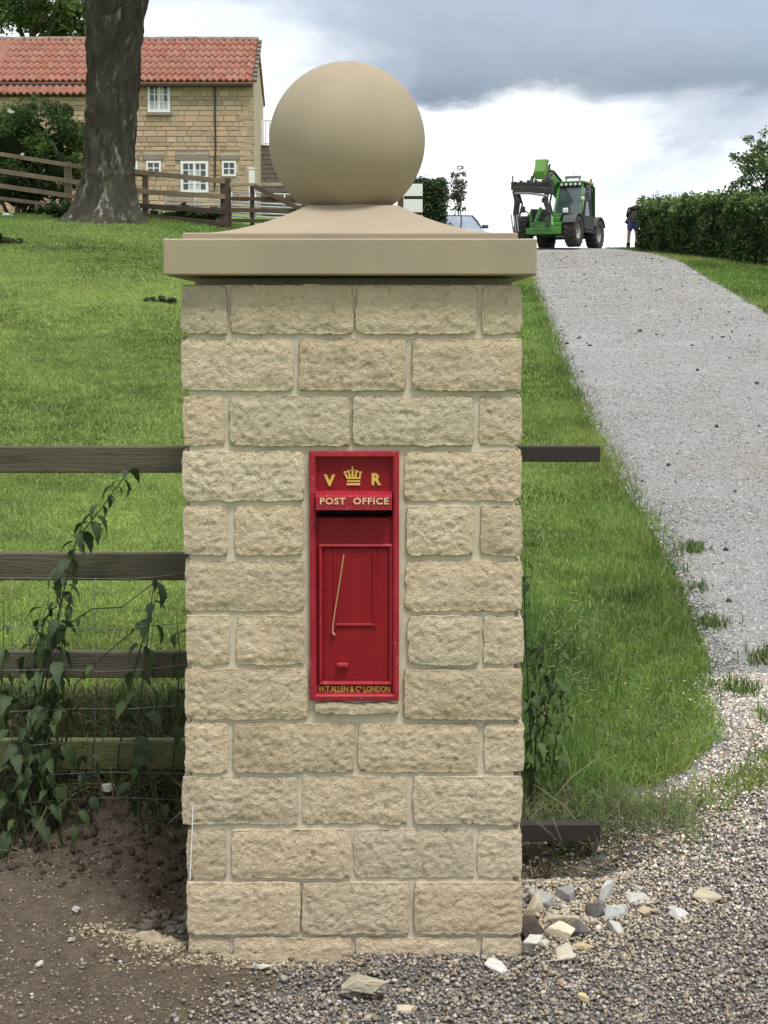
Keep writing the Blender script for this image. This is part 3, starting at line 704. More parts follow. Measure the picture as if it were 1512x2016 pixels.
for ci, (t, b, sts) in enumerate(COURSES):
    _, zt = P(690, t); _, zb = P(690, b); h = zt - zb; zc = (zt + zb) / 2
    if ci == 7: pass
    hd = ci in (0, 2, 4, 6, 8, 10, 12)
    for si, (a, c) in enumerate(sts):
        xa, _ = P(a, (t + b) / 2); xb, _ = P(c, (t + b) / 2)
        jut = jr.uniform(-.004, .005); hh = h; z2 = zc
        if ci == 7 and (a, c) == (620, 786):
            _, z1 = P(700, 1384); _, z0 = P(700, 1404); hh = z1 - z0; z2 = (z1 + z0) / 2; jut = -.006
        corner = si in (0, len(sts) - 1)
        dp = (.32 if hd else .13) if corner else .12
        stone((xa + xb) / 2, YF + jut + dp / 2, z2, xb - xa, dp, hh)
    # back of the pillar and its two flanks, the same bond in coarser blocks
    xl_, _ = P(sts[0][0], (t + b) / 2); xr_, _ = P(sts[-1][1], (t + b) / 2)
    bl = [(.0, .12), (.13, .46), (.47, .80), (.81, .93)] if hd else [(0, .31), (.32, .61), (.62, .93)]
    for k, (a, c) in enumerate(bl):
        corner = k in (0, len(bl) - 1); dp = (.32 if hd else .13) if corner else .12
        s_ = (xr_ - xl_) / .93
        stone(xl_ + (a + c) / 2 * s_, YF + PD - dp / 2, zc, (c - a) * s_, dp, h, .03, .8)
    y0, y1 = (YF + .335, YF + PD - .335) if hd else (YF + .145, YF + PD - .145)
    nn = 1 if hd else 2; st = (y1 - y0) / nn
    for k in range(nn):
        for xx in (xl_ + .06, xr_ - .06):
            stone(xx, y0 + st * (k + .5), zc, .12, st - .012, h, .03, .9)
zcap0 = P(690, 541.5, 4.125)[1]
mb = MB(); gx0, gz1 = P(610, 890); gx1, gz0 = P(784, 1378); zbed = P(690, 561)[1]
mb.box(px0 + .016, px1 - .016, YF + .16, YF + PD - .05, -.12, zcap0 - .002)
mb.box(px0 + .016, gx0, YF + .010, YF + .16, -.12, zbed); mb.box(gx1, px1 - .016, YF + .010, YF + .16, -.12, zbed)
mb.box(gx0, gx1, YF + .010, YF + .16, gz1, zbed); mb.box(gx0, gx1, YF + .010, YF + .16, -.12, gz0)
mb.build('mortar', M['mortar'], pillar)
# cap: slab, upper step, concave sweep to a square neck, ball
sx0, sx1 = P(320.5, 505, 4.125)[0], P(1057, 505, 4.125)[0]
zs0, zs1 = zcap0, P(690, 469.5, 4.125)[1]
cap = MB(); cap.box(sx0, sx1, 4.125, 4.125 + (sx1 - sx0), zs0, zs1, .004)
capo = cap.build('cap_stone', M['cap'], pillar)
YC = YF + PD / 2; XC = (sx0 + sx1) / 2
zt0 = zs1; ztop = at(690, 458, 4.18).z; hw = (P(1018, 460, 4.18)[0] - P(358, 460, 4.18)[0]) / 2
zneck = at(690, 404, YC - .13).z; nw = (at(777, 404, YC - .13).x - at(601, 404, YC - .13).x) / 2
st = MB(); rings = []
prof = [(hw, zt0 - .003), (hw, ztop - .003), (hw - .003, ztop)]
q0 = hw - .03
prof.append((q0, ztop + .0015))
for k in range(1, 17):
    u = k / 16; s_ = q0 + (nw - q0) * u
    prof.append((s_, ztop + (zneck - ztop) * (u ** 1.9 * .80 + u * .20)))
n4 = len(prof)
V = []; F = []
for (r, z) in prof: V += [(XC - r, YC - r, z), (XC + r, YC - r, z), (XC + r, YC + r, z), (XC - r, YC + r, z)]
for i in range(n4 - 1): F += [(i * 4 + k, i * 4 + (k + 1) % 4, i * 4 + 4 + (k + 1) % 4, i * 4 + 4 + k) for k in range(4)]
F.append(tuple(range(n4 * 4 - 4, n4 * 4)))
mk('cap_sweep', V, F, M['cap'], pillar)
bc = at(679.5, 278, YC); R = .2345
pr = [(max(R * math.sin(a), .0005), -R * math.cos(a)) for a in np.linspace(0, math.pi, 49)]
ball = MB(); ball.lathe(pr, 96, 'z', (bc.x + .006, YC, bc.z)); ball.build('ball_finial', M['cap'], pillar, True)
nk = MB(); nk.lathe([(nw * .98, zneck - .012), (nw * .94, zneck + .004), (nw * .80, zneck + .014)], 40, 'z', (bc.x + .012, YC, 0)); nk.build('mortar_bed', M['mortar'], pillar, True)
# mortar fillet round the box and thrown haunch at the foot
def lump(name, cxy, r, h, label=None, parent=None, cat=None, mat='haunch', sd=0, n=26):
    V = []; F = []
    for i in range(9):
        q = i / 8
        for k in range(n):
            a = 2 * math.pi * k / n; rr = q * (1 + .22 * vn([[math.cos(a) * 1.6 + sd, math.sin(a) * 1.6, sd]], 2)[0] + .10 * vn([[math.cos(a) * 5 + sd, math.sin(a) * 5, sd]], 3)[0])
            x = cxy[0] + r[0] * rr * math.cos(a); y = cxy[1] + r[1] * rr * math.sin(a)
            z = Sz(x, y) + h * (1 - q ** 2.2) * (1 + .35 * vn([[x * 30, y * 30, sd]], 5)[0]) - (.02 if i == 8 else 0) + (.011 * fbm([[x * 40, y * 40, sd]], 6, 4)[0] if i < 8 else 0)
            V.append((x, y, z))
    F = [(i * n + k, i * n + (k + 1) % n, (i + 1) * n + (k + 1) % n, (i + 1) * n + k) for i in range(8) for k in range(n)]
    o = mk(name, V, F, M[mat], parent, False)
    if label: tag(o, label, cat)
    return o
lump('mortar_spill', (-.27, 4.145), (.20, .028), .020, 'smear of spilt mortar along the front foot of the stone pillar', None, 'mortar', 'haunch', 2)
lump('sand_heap', (-.64, 4.25), (.10, .045), .014, 'flattened heap of pale sand on the soil left of the pillar foot', None, 'sand', 'haunch', 5)
s_ = MB(); s_.tube([at(380, 1588, 4.156), at(378, 1640, 4.154), at(376, 1690, 4.153), at(374, 1732, 4.152)], .0014, 5)
tag(s_.build('white_string', M['plastic_white']), 'thin white builder string hanging down the lower left edge of the pillar', 'string')

# ================================================================== POST BOX
bx0, bzt = P(608.5, 888.5, YF - .008); bx1, bzb = P(785.5, 1380, YF - .008)
pb = thing('post_box', 'small red wall post box with gold lettering set into the pillar', 'post box', ((bx0 + bx1) / 2, YF, bzb))
yF = YF - .006
def PB(px, py): return P(px, py, YF)
fr = MB(); fr.ring(bx0, bx1, bzb, bzt, [(0, YF + .05), (0, yF + .001), (.002, yF - .002), (.013, yF - .003), (.0165, yF + .000), (.0205, yF + .017), (.0205, yF + .026)])
fr.build('frame', M['red_worn'], pb)
yB = yF + .018
x0, x1 = bx0 + .02, bx1 - .02
zA = PB(0, 1000)[1]; zS = PB(0, 1019)[1]; zBt = bzb + .02
bk = MB()
bk.box(x0, x1, yB, yB + .03, zA, bzt - .02)                 # upper panel
bk.box(x0, x1, yB - .001, yB + .03, zBt, zS, .001)                 # lower panel
bk.build('front_plate', M['red'], pb)
sl_ = MB(); sl_.box(x0, x1, yB + .10, yB + .11, zS - .03, zA + .03); sl_.build('slot_shade', M['black'], pb)  # near-black panel paints the shade inside the slot opening
# sill step under the slot
zt_, zl_ = PB(0, 1019)[1], PB(0, 1028)[1]
si = MB(); si.box(x0 + .006, x1 - .008, yB - .007, yB, zl_, zt_ - .001, .002); si.build('slot_sill', M['red'], pb)
# projecting hood with words
hx0, hzt = PB(622.5, 967); hx1, hzb = PB(771.5, 1001)
hood = MB(); hood.prism([(yB, hzt), (yF - .024, hzt - .008), (yF - .030, hzt - .012), (yF - .030, hzb), (yF - .024, hzb - .001), (yB, hzb + .004)], hx0, hx1, 'x')
hood.build('hood', M['red_worn'], pb)
# door surround, door, inner moulding
dx0, dzt = PB(626, 1071); dx1, dzb = PB(774, 1350)
ds = MB(); ds.ring(dx0, dx1, dzb, dzt, [(0, yB), (.001, yB - .010), (.005, yB - .014), (.009, yB - .012), (.0125, yB - .002), (.0125, yB + .006)]); ds.build('door_surround', M['red_worn'], pb)
dr = MB(); dr.box(dx0 + .0145, dx1 - .0145, yB - .004, yB + .002, dzb + .0135, dzt - .0135, .0012); door = dr.build('door', M['red'], pb)
ix0, izt = PB(655, 1088); ix1, izb = PB(741, 1236)
im = MB()
def mould(B, ax, x0, x1, z0, z1):
    "half-round bead"
    n = 7; r = ((x1 - x0) if ax == 'z' else (z1 - z0)) / 2
    if ax == 'z':
        c = (x0 + x1) / 2; pl = [(c - r * math.cos(math.pi * k / n), yB - .004 - r * .9 * math.sin(math.pi * k / n)) for k in range(n + 1)]
        B.prism(pl, z0, z1, 'z')
    else:
        c = (z0 + z1) / 2; pl = [(yB - .004 - r * .9 * math.sin(math.pi * k / n), c - r * math.cos(math.pi * k / n)) for k in range(n + 1)]
        B.prism(pl, x0, x1, 'x')
mould(im, 'z', ix0, ix0 + .011, izb, dzt - .0135); mould(im, 'z', ix1 - .012, ix1, izb, dzt - .0135); mould(im, 'x', ix0 + .010, ix1 - .001, izb, izb + .012)
im.build('door_moulding', M['red'], door)
l2 = MB(); ax0, _ = PB(641, 1100); mould(l2, 'z', ax0, ax0 + .004, izb - .03, dzt - .0135); l2.build('door_bead', M['red'], door)
hd_ = MB(); hx, hz = PB(663, 1314); hx2, hz2 = PB(686, 1305)
hd_.box(hx, hx2, yB - .020, yB - .003, hz, hz2, .003); hd_.build('door_lug', M['red_worn'], door)
kp = MB(); kx, kz = PB(657, 1250); kp.lathe([(.0005, -.012), (.004, -.011), (.006, -.006), (.006, 0)], 10, 'y', (kx, yB - .003, kz)); kp.build('key_plate', M['red_worn'], door)
tw = MB(); tw.tube([at(677, 1091, 4.165), at(672, 1125, 4.163), at(664, 1175, 4.161), at(656, 1225, 4.162), at(655, 1245, 4.160), at(660, 1251, 4.152)], [.0016, .0018, .0017, .0018, .0019, .0012], 5)
tag(tw.build('twig', M['twig']), 'thin pale stalk leaning across the red post box door', 'twig')
# lettering: raised cast letters
def text(s, cx_, cz_, width, height, depth, y, mat, parent, name, off=.0, sp_=1.0):
    cu = bpy.data.curves.new('t', 'FONT'); cu.body = s; cu.size = 1; cu.extrude = .5; cu.align_x = 'CENTER'; cu.offset = off; cu.resolution_u = 3; cu.space_character = sp_
    ob = bpy.data.objects.new('t', cu); COL.objects.link(ob)
    dg = bpy.context.evaluated_depsgraph_get(); me = bpy.data.meshes.new_from_object(ob.evaluated_get(dg))
    V = np.array([v.co for v in me.vertices]); F = [tuple(p.vertices) for p in me.polygons]
    bpy.data.objects.remove(ob); bpy.data.curves.remove(cu); bpy.data.meshes.remove(me)
    mn, mx = V.min(0), V.max(0); c = (mn + mx) / 2
    x = (V[:, 0] - c[0]) / (mx[0] - mn[0]) * width + cx_; z = (V[:, 1] - c[1]) / (mx[1] - mn[1]) * height + cz_
    yy = y - (V[:, 2] - mn[2]) / (mx[2] - mn[2]) * depth
    W_ = np.stack([x, yy, z], 1)
    # one object per raised letter
    par = list(range(len(W_)))
    def find(i):
        while par[i] != i: par[i] = par[par[i]]; i = par[i]
        return i
    for f in F:
        for v in f[1:]: par[find(v)] = find(f[0])
    isl = {}
    for f in F: isl.setdefault(find(f[0]), []).append(f)
    for fs in sorted(isl.values(), key=lambda q: W_[q[0][0], 0]):
        ids = sorted({v for f in fs for v in f}); mp_ = {v: i for i, v in enumerate(ids)}
        mk(name, W_[ids], [tuple(mp_[v] for v in f) for f in fs], mat, parent)
def tpx(s, x0_, y0_, x1_, y1_, depth, y, mat, parent, name, off=.0, sp_=1.0):
    a, zt_ = PB(x0_, y0_); b, zb_ = PB(x1_, y1_)
    return text(s, (a + b) / 2, (zt_ + zb_) / 2, b - a, zt_ - zb_, depth, y, mat, parent, name, off, sp_)
tpx('V', 637, 935, 660, 958, .004, yB + .0005, M['gold'], pb, 'letter', .045)
tpx('R', 731.5, 932, 751, 956, .004, yB + .0005, M['gold'], pb, 'letter', .045)
tpx('POST  OFFICE', 631, 977, 765, 990, .003, yF - .0295, M['cream'], pb, 'letter', .022, 1.12)
tpx('W.T.ALLEN & C\u00ba LONDON', 626, 1352, 768, 1364, .003, yB - .0005, M['gold'], pb, 'letter', .02, .98)
# crown emblem
cr = MB(); K = 3.97 / FPX
def C2(px, py): return PB(px, py)
def cbox(a, b, c, d, dep=.004):
    xa, zt_ = C2(a, b); xb, zb_ = C2(c, d); cr.box(xa, xb, yB - dep, yB + .001, zb_, zt_, .0008)
cbox(682, 952, 709, 956.5); cbox(683, 946.5, 709, 950); cbox(682, 941, 710, 944, .005)
for (x_, z_, r_) in ((678.5, 931.5, 3.2), (686, 928.5, 2.8), (702, 928.5, 2.8), (709.5, 931.5, 3.2), (694, 920.5, 2.2)):
    cx_, cz_ = C2(x_, z_); cr.lathe([(.0003, -.006), (r_ * .0008, -.005), (r_ * .00139, -.002), (r_ * .00139, .001)], 10, 'y', (cx_, yB, cz_))
for (p, q, w_) in (((678.5, 932), (684, 942), 4), ((709.5, 932), (708, 942), 4), ((686, 929), (689, 941), 4), ((702, 929), (699, 941), 4), ((694, 921), (694, 941), 4.5), ((678, 931), (690, 927), 2), ((698, 927), (710, 931), 2)):
    a = C2(*p); b = C2(*q); cr.bar((a[0], yB - .002, a[1]), (b[0], yB - .002, b[1]), w_ * .00139, .005, .0006, up=(0, 1, 0))
a = C2(690.5, 925); b = C2(697.5, 925); cr.bar((a[0], yB - .002, a[1]), (b[0], yB - .002, b[1]), .003, .005, .0006, up=(0, 1, 0))
cr.build('crown_emblem', M['gold'], pb)

# ================================================================== NEAR FENCE
YR = 5.20
fence = thing('rail_fence', 'dark weathered post and rail fence running left from the pillar', 'fence', (-1.2, YR, Tz(-1.2, YR)))
for i, (t, b, m) in enumerate(((879, 931, 'rail'), (1089, 1143, 'rail'), (1283.5, 1335, 'rail'), (1457, 1516, 'rail_green'))):
    z1, z0 = at(200, t, YR).z, at(200, b, YR).z
    r = MB(); r.box(-3.6, -.42, YR, YR + .036, z0, z1, .004)
    r.build('rail', M[m], fence)
for x in (-.48, -2.25, -3.55):
    p = MB(); p.box(x - .05, x + .05, YR + .037, YR + .12, -.2, 1.62, .006); p.build('post', M['rail'], fence)
YW = 5.06
wf = thing('wire_fence', 'sagging galvanised stock wire strung in front of the dark rails', 'wire fence', (-1.2, YW, Tz(-1.2, YW)))
for pts in ([(-160, 1142), (0, 1138), (150, 1139), (260, 1140), (330, 1133), (372, 1126)],
            [(-160, 1236), (0, 1233), (120, 1236), (240, 1237), (372, 1226)],
            [(-160, 1320), (0, 1320), (120, 1318), (190, 1322), (240, 1321), (320, 1314), (375, 1307)],
            [(-160, 1404), (0, 1402), (150, 1395), (250, 1396), (370, 1388)],
            [(-160, 1476), (0, 1472), (80, 1466), (160, 1459), (260, 1463), (375, 1460)],
            [(-160, 1534), (0, 1531), (100, 1525), (200, 1520), (375, 1523)],
            [(-160, 1585), (0, 1583), (110, 1577), (170, 1572), (240, 1570), (375, 1576)],
            [(170, 1617), (240, 1613), (375, 1611)]):
    w = MB(); w.tube([at(x, y, YW + .01 * math.sin(x * .05)) for x, y in pts], .0014, 4); w.build('line_wire', M['wire'], wf, True)
for (x, dx) in ((-120, 2), (22, -4), (188, -3), (300, 5)):
    w = MB(); w.tube([at(x + dx * math.sin(k * 1.3), 1140 + k * 44, YW + .002) for k in range(11)], .0011, 4); w.build('stay_wire', M['wire'], wf, True)
# battens behind the pillar on the right
for (t, b, xe, lab, wh) in ((877.5, 908, 1180, 'short dark batten jutting right from behind the pillar at box height', True), (1618, 1652, 1180, 'short dark batten jutting right from behind the pillar above the rubble', False)):
    z1, z0 = at(1100, t, 5.14).z, at(1100, b, 5.14).z; x1 = at(xe, t, 5.14).x
    g = MB(); g.box(-.10, x1, 5.112, 5.16, z0, z1, .003)
    o = g.build('batten', M['batten']); tag(o, lab, 'batten', 'battens fixed behind the pillar')
hw_ = MB(); hw_.tube([at(1175, 1650, 5.10), at(1174, 1700, 5.10), at(1173, 1745, 5.10), at(1170, 1760, 5.08), at(1175, 1782, 5.05)], .0028, 5)
tag(hw_.build('hanging_wire', M['wire']), 'thin stiff wire hanging from the end of the lower right batten', 'wire')
pp = MB(); pp.tube([at(140, 1513, 5.42), at(175, 1518, 5.4), at(215, 1521, 5.38), at(250, 1518, 5.38), at(330, 1516, 5.42)], .009, 7)
tag(pp.build('white_pipe', M['plastic_white']), 'thin white plastic pipe lying on the soil behind the lowest green rail', 'pipe')

# ---- rubble
def chunk(label, px, py, wpx, col, sd, asp=(1, .8, .6), yaw=None, tilt=.25, name='rubble_stone', group='broken stone by the pillar', sink=.4, Y=None, cat='stone'):
    d = None
    if Y is None:
        Y = 4.0
        for k in range(400):
            p = at(px, py, 3.5 + k * .02)
            if p.z <= Sz(p.x, 3.5 + k * .02) + .01: Y = 3.5 + k * .02; break
    p = at(px, py, Y); s = wpx / FPX * Y / 2 * 1.3; rg = np.random.default_rng(sd)
    # rough faceted block: jittered cube cut by chamfers
    bmh = bmesh.new(); q = rg.uniform(-1, 1, (22, 3)); q = np.sign(q) * np.abs(q) ** .55
    q[:, 0] += q[:, 2] * rg.uniform(-.35, .35); q[:, 1] += q[:, 0] * rg.uniform(-.3, .3)
    for v in q * np.array(asp) * s * .95: bmh.verts.new(v)
    hl_ = bmesh.ops.convex_hull(bmh, input=bmh.verts[:]); bmesh.ops.delete(bmh, geom=[g for g in hl_['geom_interior'] if isinstance(g, bmesh.types.BMVert)], context='VERTS')
    bmesh.ops.bevel(bmh, geom=bmh.edges[:], offset=s * .05, segments=1, affect='EDGES')
    bmesh.ops.triangulate(bmh, faces=bmh.faces[:]); bmesh.ops.subdivide_edges(bmh, edges=[e for e in bmh.edges if e.calc_length() > s * .22], cuts=2, use_grid_fill=True)
    bmesh.ops.triangulate(bmh, faces=bmh.faces[:]); vv = np.array([v.co[:] for v in bmh.verts]); dn = fbm(vv / s * 2.2 + sd, 3, 3) * s * .05 + vn(vv / s * 9 + sd, 5) * s * .03
    for v, k in zip(bmh.verts, dn): v.co += v.co.normalized() * float(k)
    bmh.verts.index_update(); V = np.array([v.co[:] for v in bmh.verts]); HF = [tuple(v.index for v in f.verts) for f in bmh.faces]; bmh.free()
    a = rg.uniform(0, 3.14) if yaw is None else yaw
    Rm = Matrix.Rotation(a, 3, 'Z') @ Matrix.Rotation(rg.uniform(-tilt, tilt), 3, 'X') @ Matrix.Rotation(rg.uniform(-tilt, tilt), 3, 'Y')
    V = V @ np.array(Rm).T
    zz = max(Sz(p.x, Y), 0 if Y < 4.6 else -9); V = V + np.array((p.x, Y, zz - V[:, 2].min() - s * sink * asp[2]))
    t = np.tile(np.array(col), (len(V), 1)) * rg.uniform(.88, 1.1, (len(V), 1))
    tag(mk(name, V, HF, M['chunk'], None, False, t), label, cat, group)
GREY_, WHT, CRM, TAN, DRK = (.27, .265, .25), (.40, .385, .34), (.42, .36, .26), (.37, .29, .18), (.07, .055, .045)
for i, r in enumerate([
 ('grey block of broken stone lying against the pillar right side', 1064, 1778, 48, GREY_, (1, .7, .55)),
 ('small tilted grey block of stone in front of the ditch under the batten', 1115, 1772, 38, (.24, .235, .225), (.8, .8, .8)),
 ('white faced stone slab standing on edge under the hanging wire', 1191, 1768, 42, (.40, .395, .37), (1, .35, .8)),
 ('flat white stone slab tilted at the right end of the rubble', 1252, 1770, 46, WHT, (1, .7, .28)),
 ('pale grey stone block in the middle of the rubble below the wire', 1212, 1799, 42, (.42, .42, .40), (1, .7, .6)),
 ('small tan stone below the tilted white slab', 1269, 1797, 32, TAN, (1, .6, .5)),
 ('dark grey stone between the cream and the pale grey blocks', 1170, 1802, 36, (.15, .147, .14), (1, .8, .6)),
 ('pointed cream stone shard leaning on the pillar', 1054, 1797, 46, CRM, (1, .5, .8)),
 ('broad flat cream stone at the centre of the rubble', 1104, 1816, 66, CRM, (1, .7, .35)),
 ('squarish cream stone below the broad flat cream one', 1103, 1842, 42, (.56, .49, .36), (1, .8, .7)),
 ('dark brown clod like stone beside the pillar foot', 1046, 1842, 46, DRK, (.9, .8, .8)),
 ('dark stone in the gravel right of the cream stones', 1140, 1838, 36, (.09, .088, .084), (1, .8, .6)),
 ('off white stone lying right of the dark stone in gravel', 1213, 1830, 34, WHT, (1, .6, .45)),
 ('white flake of stone near the pillar lower right corner', 1068, 1862, 34, (.44, .40, .33), (1, .6, .4)),
 ('ragged white lump of lime stone in front of the cream stones', 1108, 1878, 52, (.44, .39, .31), (1, .7, .4)),
 ('white flat stone touching the pillar bottom right corner', 1050, 1884, 36, (.46, .44, .39), (1, .6, .3)),
 ('yellowish sandstone piece right of the white lump', 1146, 1866, 36, (.42, .34, .2), (1, .6, .4)),
 ('cream stone lying alone in the gravel far right', 1388, 1771, 44, CRM, (1, .5, .45)),
 ('pale grey stone in the gravel between rubble and lone cream stone', 1343, 1806, 40, (.44, .43, .40), (1, .7, .4)),
 ('tiny white stone beside the pale grey one in the gravel', 1325, 1789, 15, (.48, .47, .44), (1, .8, .7)),
 ('small yellow stone lying in the dark gravel at the bottom', 1149, 1974, 22, (.45, .36, .19), (1, .7, .6)),
 ('bright white stone in the dark gravel before the pillar', 977, 1909, 40, (.50, .48, .43), (1, .6, .4)),
 ('pale tan lump of dry mortar in front of the pillar', 716, 1962, 74, (.36, .31, .23), (1, .6, .35)),
 ('small pale tan stone right of the mortar lump in gravel', 800, 1990, 40, (.42, .36, .26), (1, .5, .4)),
 ('thin pale stone flake at the pillar front left of centre', 512, 1909, 32, (.50, .47, .40), (1, .3, .25)),
 ('white pebble on the brown soil left of the pillar', 150, 1789, 14, (.52, .5, .45), (1, .8, .7)),
 ('pale pebble on the brown soil below the white one', 141, 1853, 12, (.55, .5, .42), (1, .8, .6)),
 ('cream pebble near the sand heap on the soil', 78, 1896, 12, (.6, .54, .42), (1, .8, .6))]):
    chunk(r[0], r[1], r[2], r[3], tuple(np.array(r[4]) * (.72 if 'pebble' in r[0] else 1)), 100 + i, r[5], tilt=.35)
def rubble_crumbs():
    rng = np.random.default_rng(77); n = 900; x = .42 + np.abs(rng.normal(0, .16, n)); y = rng.normal(4.62, .17, n) + .1 * (x - .5)
    s = .004 + .013 * rng.random(n) ** 2.5
    c = np.array([(.42, .37, .28), (.36, .30, .21), (.25, .24, .22), (.46, .44, .39), (.13, .12, .11)])[rng.choice(5, n)] * rng.uniform(.7, 1.15, (n, 1))
    pebbles('rubble_crumbs', np.stack([x, y, soilz(x[None], y[None])[0] + s * .5], 1), s, c, rng, simple=True)
rubble_crumbs()
for i, (x, y, w, lab) in enumerate(((60, 1532, 26, 'small pale stone under the lowest rail at far left'), (98, 1535, 34, 'pale rounded stone under the lowest rail beside the small one'), (112, 1552, 40, 'large pale stone lying in front under the lowest rail'),
                                    (150, 1535, 50, 'broad pale grey stone under the lowest rail'), (185, 1548, 34, 'pale stone at the right end under the lowest rail'), (215, 1562, 24, 'pale stone shard below the white pipe'),
                                    (305, 1535, 26, 'cream stone beneath the lowest rail near the pillar'), (335, 1540, 22, 'small cream stone against the pillar under the rail'))):
    chunk(lab, x, y, w, (.50, .50, .47), 300 + i, (1, .7, .6), group='pale stones under the lowest rail', sink=.3)

# ================================================================== NETTLES
def leaf_mesh(name, sd, mat):
    n = 9; V = []; F = []; rg = np.random.default_rng(sd)
    for i in range(n):
        t = i / (n - 1); w = .29 * (math.sin(math.pi * min(1, t * .92 + .10)) ** .8) * (1 - t * .45) * (1 + .12 * (-1) ** i)
        if i == n - 1: w = .004
        zc = -.55 * t * t + .05 * t; y = t * (1 - .10 * t)
        V += [(-w, y, zc + w * .42), (0, y, zc), (w, y, zc + w * .42)]
    for i in range(n - 1):
        a = i * 3; F += [(a, a + 1, a + 4, a + 3), (a + 1, a + 2, a + 5, a + 4)]
    V = np.array(V); V += rg.normal(0, .012, V.shape)
    return mesh(name, V, F, mat, True)
LM = [leaf_mesh('leaf', k, M['nettle']) for k in range(3)]; LMP = [leaf_mesh('leaf', 10 + k, M['nettle_pale']) for k in range(2)]
def nettle(label, pts, Y, size, nl, sd, pale=0.1, t0=.12, bare=False, group='nettles along the fence'):
    rg = np.random.default_rng(sd); P3 = [at(x, y, Y) + Vector((0, rg.normal(0, .012), 0)) for x, y in pts]
    b = P3[0]; gz = Sz(b.x, b.y); 
    if b.z > gz: P3 = [Vector((b.x, b.y, gz - .01))] + P3
    th = thing('nettle_plant' if not bare else 'bramble_stem', label, 'plant', (P3[0].x, P3[0].y, P3[0].z), 0, group)
    st = MB(); st.tube(P3, [.0042 - .0028 * k / (len(P3) - 1) for k in range(len(P3))], 5)
    seg = [0]
    for k in range(1, len(P3)): seg.append(seg[-1] + (P3[k] - P3[k - 1]).length)
    L = seg[-1]; base = wloc(th)
    for i in range(nl):
        f = t0 + (1 - t0) * ((i // 2) * 2 + .5 + rg.uniform(-.2, .2)) / max(nl, 1); f = min(f, .995); d = f * L
        k = next(j for j in range(1, len(seg)) if seg[j] >= d - 1e-6); u = (d - seg[k - 1]) / (seg[k] - seg[k - 1]); p = P3[k - 1].lerp(P3[k], u)
        ang = (i % 2) * math.pi + (i // 2) * 1.57 * .6 + rg.uniform(-.5, .5)
        s = size * (1.08 - .42 * f) * rg.uniform(.55, 1.25)
        out = Vector((-math.sin(ang), math.cos(ang), rg.uniform(-.1, .7))); pl_ = rg.uniform(.010, .05) * (1.15 - .8 * f) * (.4 if bare else 1)
        st.tube([p, p + out * pl_ * .6 + Vector((0, 0, .004)), p + out * pl_], [.0013, .0011, .0009], 3, cap=False); p = p + out * pl_
        o = link('leaf', (LMP if rg.random() < pale else LM)[rg.integers(2)], th, p - base, (rg.uniform(-1.2, -.05), rg.uniform(-.5, .5), ang), (s * rg.uniform(.75, 1.1), s, s))
    st.build('stem', M['stem'], th, True)
nettle('tall dark nettle leaning right across the top fence rail', [(62, 1600), (78, 1440), (96, 1300), (122, 1185), (150, 1062), (200, 1000), (240, 945), (262, 915)], 5.10, .09, 62, 1)
nettle('upright dark nettle left of the pillar with drooping leaves', [(255, 1570), (272, 1440), (286, 1300), (300, 1190), (306, 1112)], 5.09, .10, 16, 2, t0=.25)
nettle('slender nettle stem just left of the upright one', [(230, 1570), (236, 1480), (262, 1330), (284, 1250), (318, 1150)], 5.12, .095, 9, 3, t0=.4)
nettle('dark nettle bending out of the left edge at mid rail', [(70, 1640), (50, 1500), (22, 1400), (2, 1335), (-14, 1290)], 5.05, .09, 28, 4)
nettle('bushy dark nettle at far left over the second rail', [(118, 1640), (96, 1500), (62, 1430), (44, 1330), (96, 1180)], 5.07, .085, 32, 5)
nettle('broad leaved dark nettle over the third rail at left', [(96, 1640), (110, 1500), (120, 1380), (112, 1260), (130, 1120)], 5.04, .095, 34, 6)
nettle('low nettle at the far left bottom rail', [(20, 1680), (14, 1560), (30, 1480), (20, 1420)], 5.02, .085, 20, 7, .2)
nettle('nettle hugging the left side of the pillar', [(335, 1640), (344, 1480), (348, 1400), (356, 1300), (350, 1220)], 5.14, .07, 20, 8, .25)
nettle('short nettle with one broad leaf under the third rail', [(180, 1600), (182, 1500), (190, 1430), (186, 1370)], 5.06, .085, 6, 9)
nettle('low green weed beside the brown soil bank', [(8, 1760), (20, 1700), (34, 1640), (26, 1590)], 5.0, .07, 8, 16, .6)
nettle('bare arching bramble stem between the second and third rails', [(112, 1500), (150, 1345), (205, 1290), (265, 1240), (300, 1205)], 5.08, .05, 3, 10, 1, .6, True)
nettle('thin brown bramble stem crossing below the second rail', [(60, 1500), (95, 1255), (180, 1200), (240, 1195), (300, 1150)], 5.11, .05, 2, 11, 1, .6, True)
for k, (bx, by, tx, ty, nl, lab) in enumerate(((150, 1650, 175, 1440, 16, 'low dark nettle in front of the green bottom rail at centre'), (285, 1640, 262, 1450, 14, 'low nettle before the green bottom rail near the pillar'), (-8, 1650, 8, 1180, 24, 'tall nettle cut by the left edge of the picture'), (75, 1600, 128, 1240, 26, 'leaning nettle under the tall one at left'), (100, 1660, 84, 1500, 14, 'short nettle on the brown bank at left'))):
    nettle(lab, [(bx, by), (bx + (tx - bx) * .25 - 6, by + (ty - by) * .35), (bx + (tx - bx) * .6 + 5, by + (ty - by) * .7), (tx, ty)], 5.03 + .02 * (k % 4), .066, int(nl * .8), 60 + k, .18)
RG = 'weeds right of the pillar'
nettle('nettle standing close against the right side of the pillar', [(1046, 1480), (1038, 1320), (1033, 1180), (1036, 1050)], 5.36, .07, 26, 12, .25, .2, False, RG)
nettle('leafy green weed leaning right beside the pillar', [(1058, 1520), (1078, 1380), (1100, 1290), (1132, 1245)], 5.40, .065, 34, 13, .85, .2, False, RG)
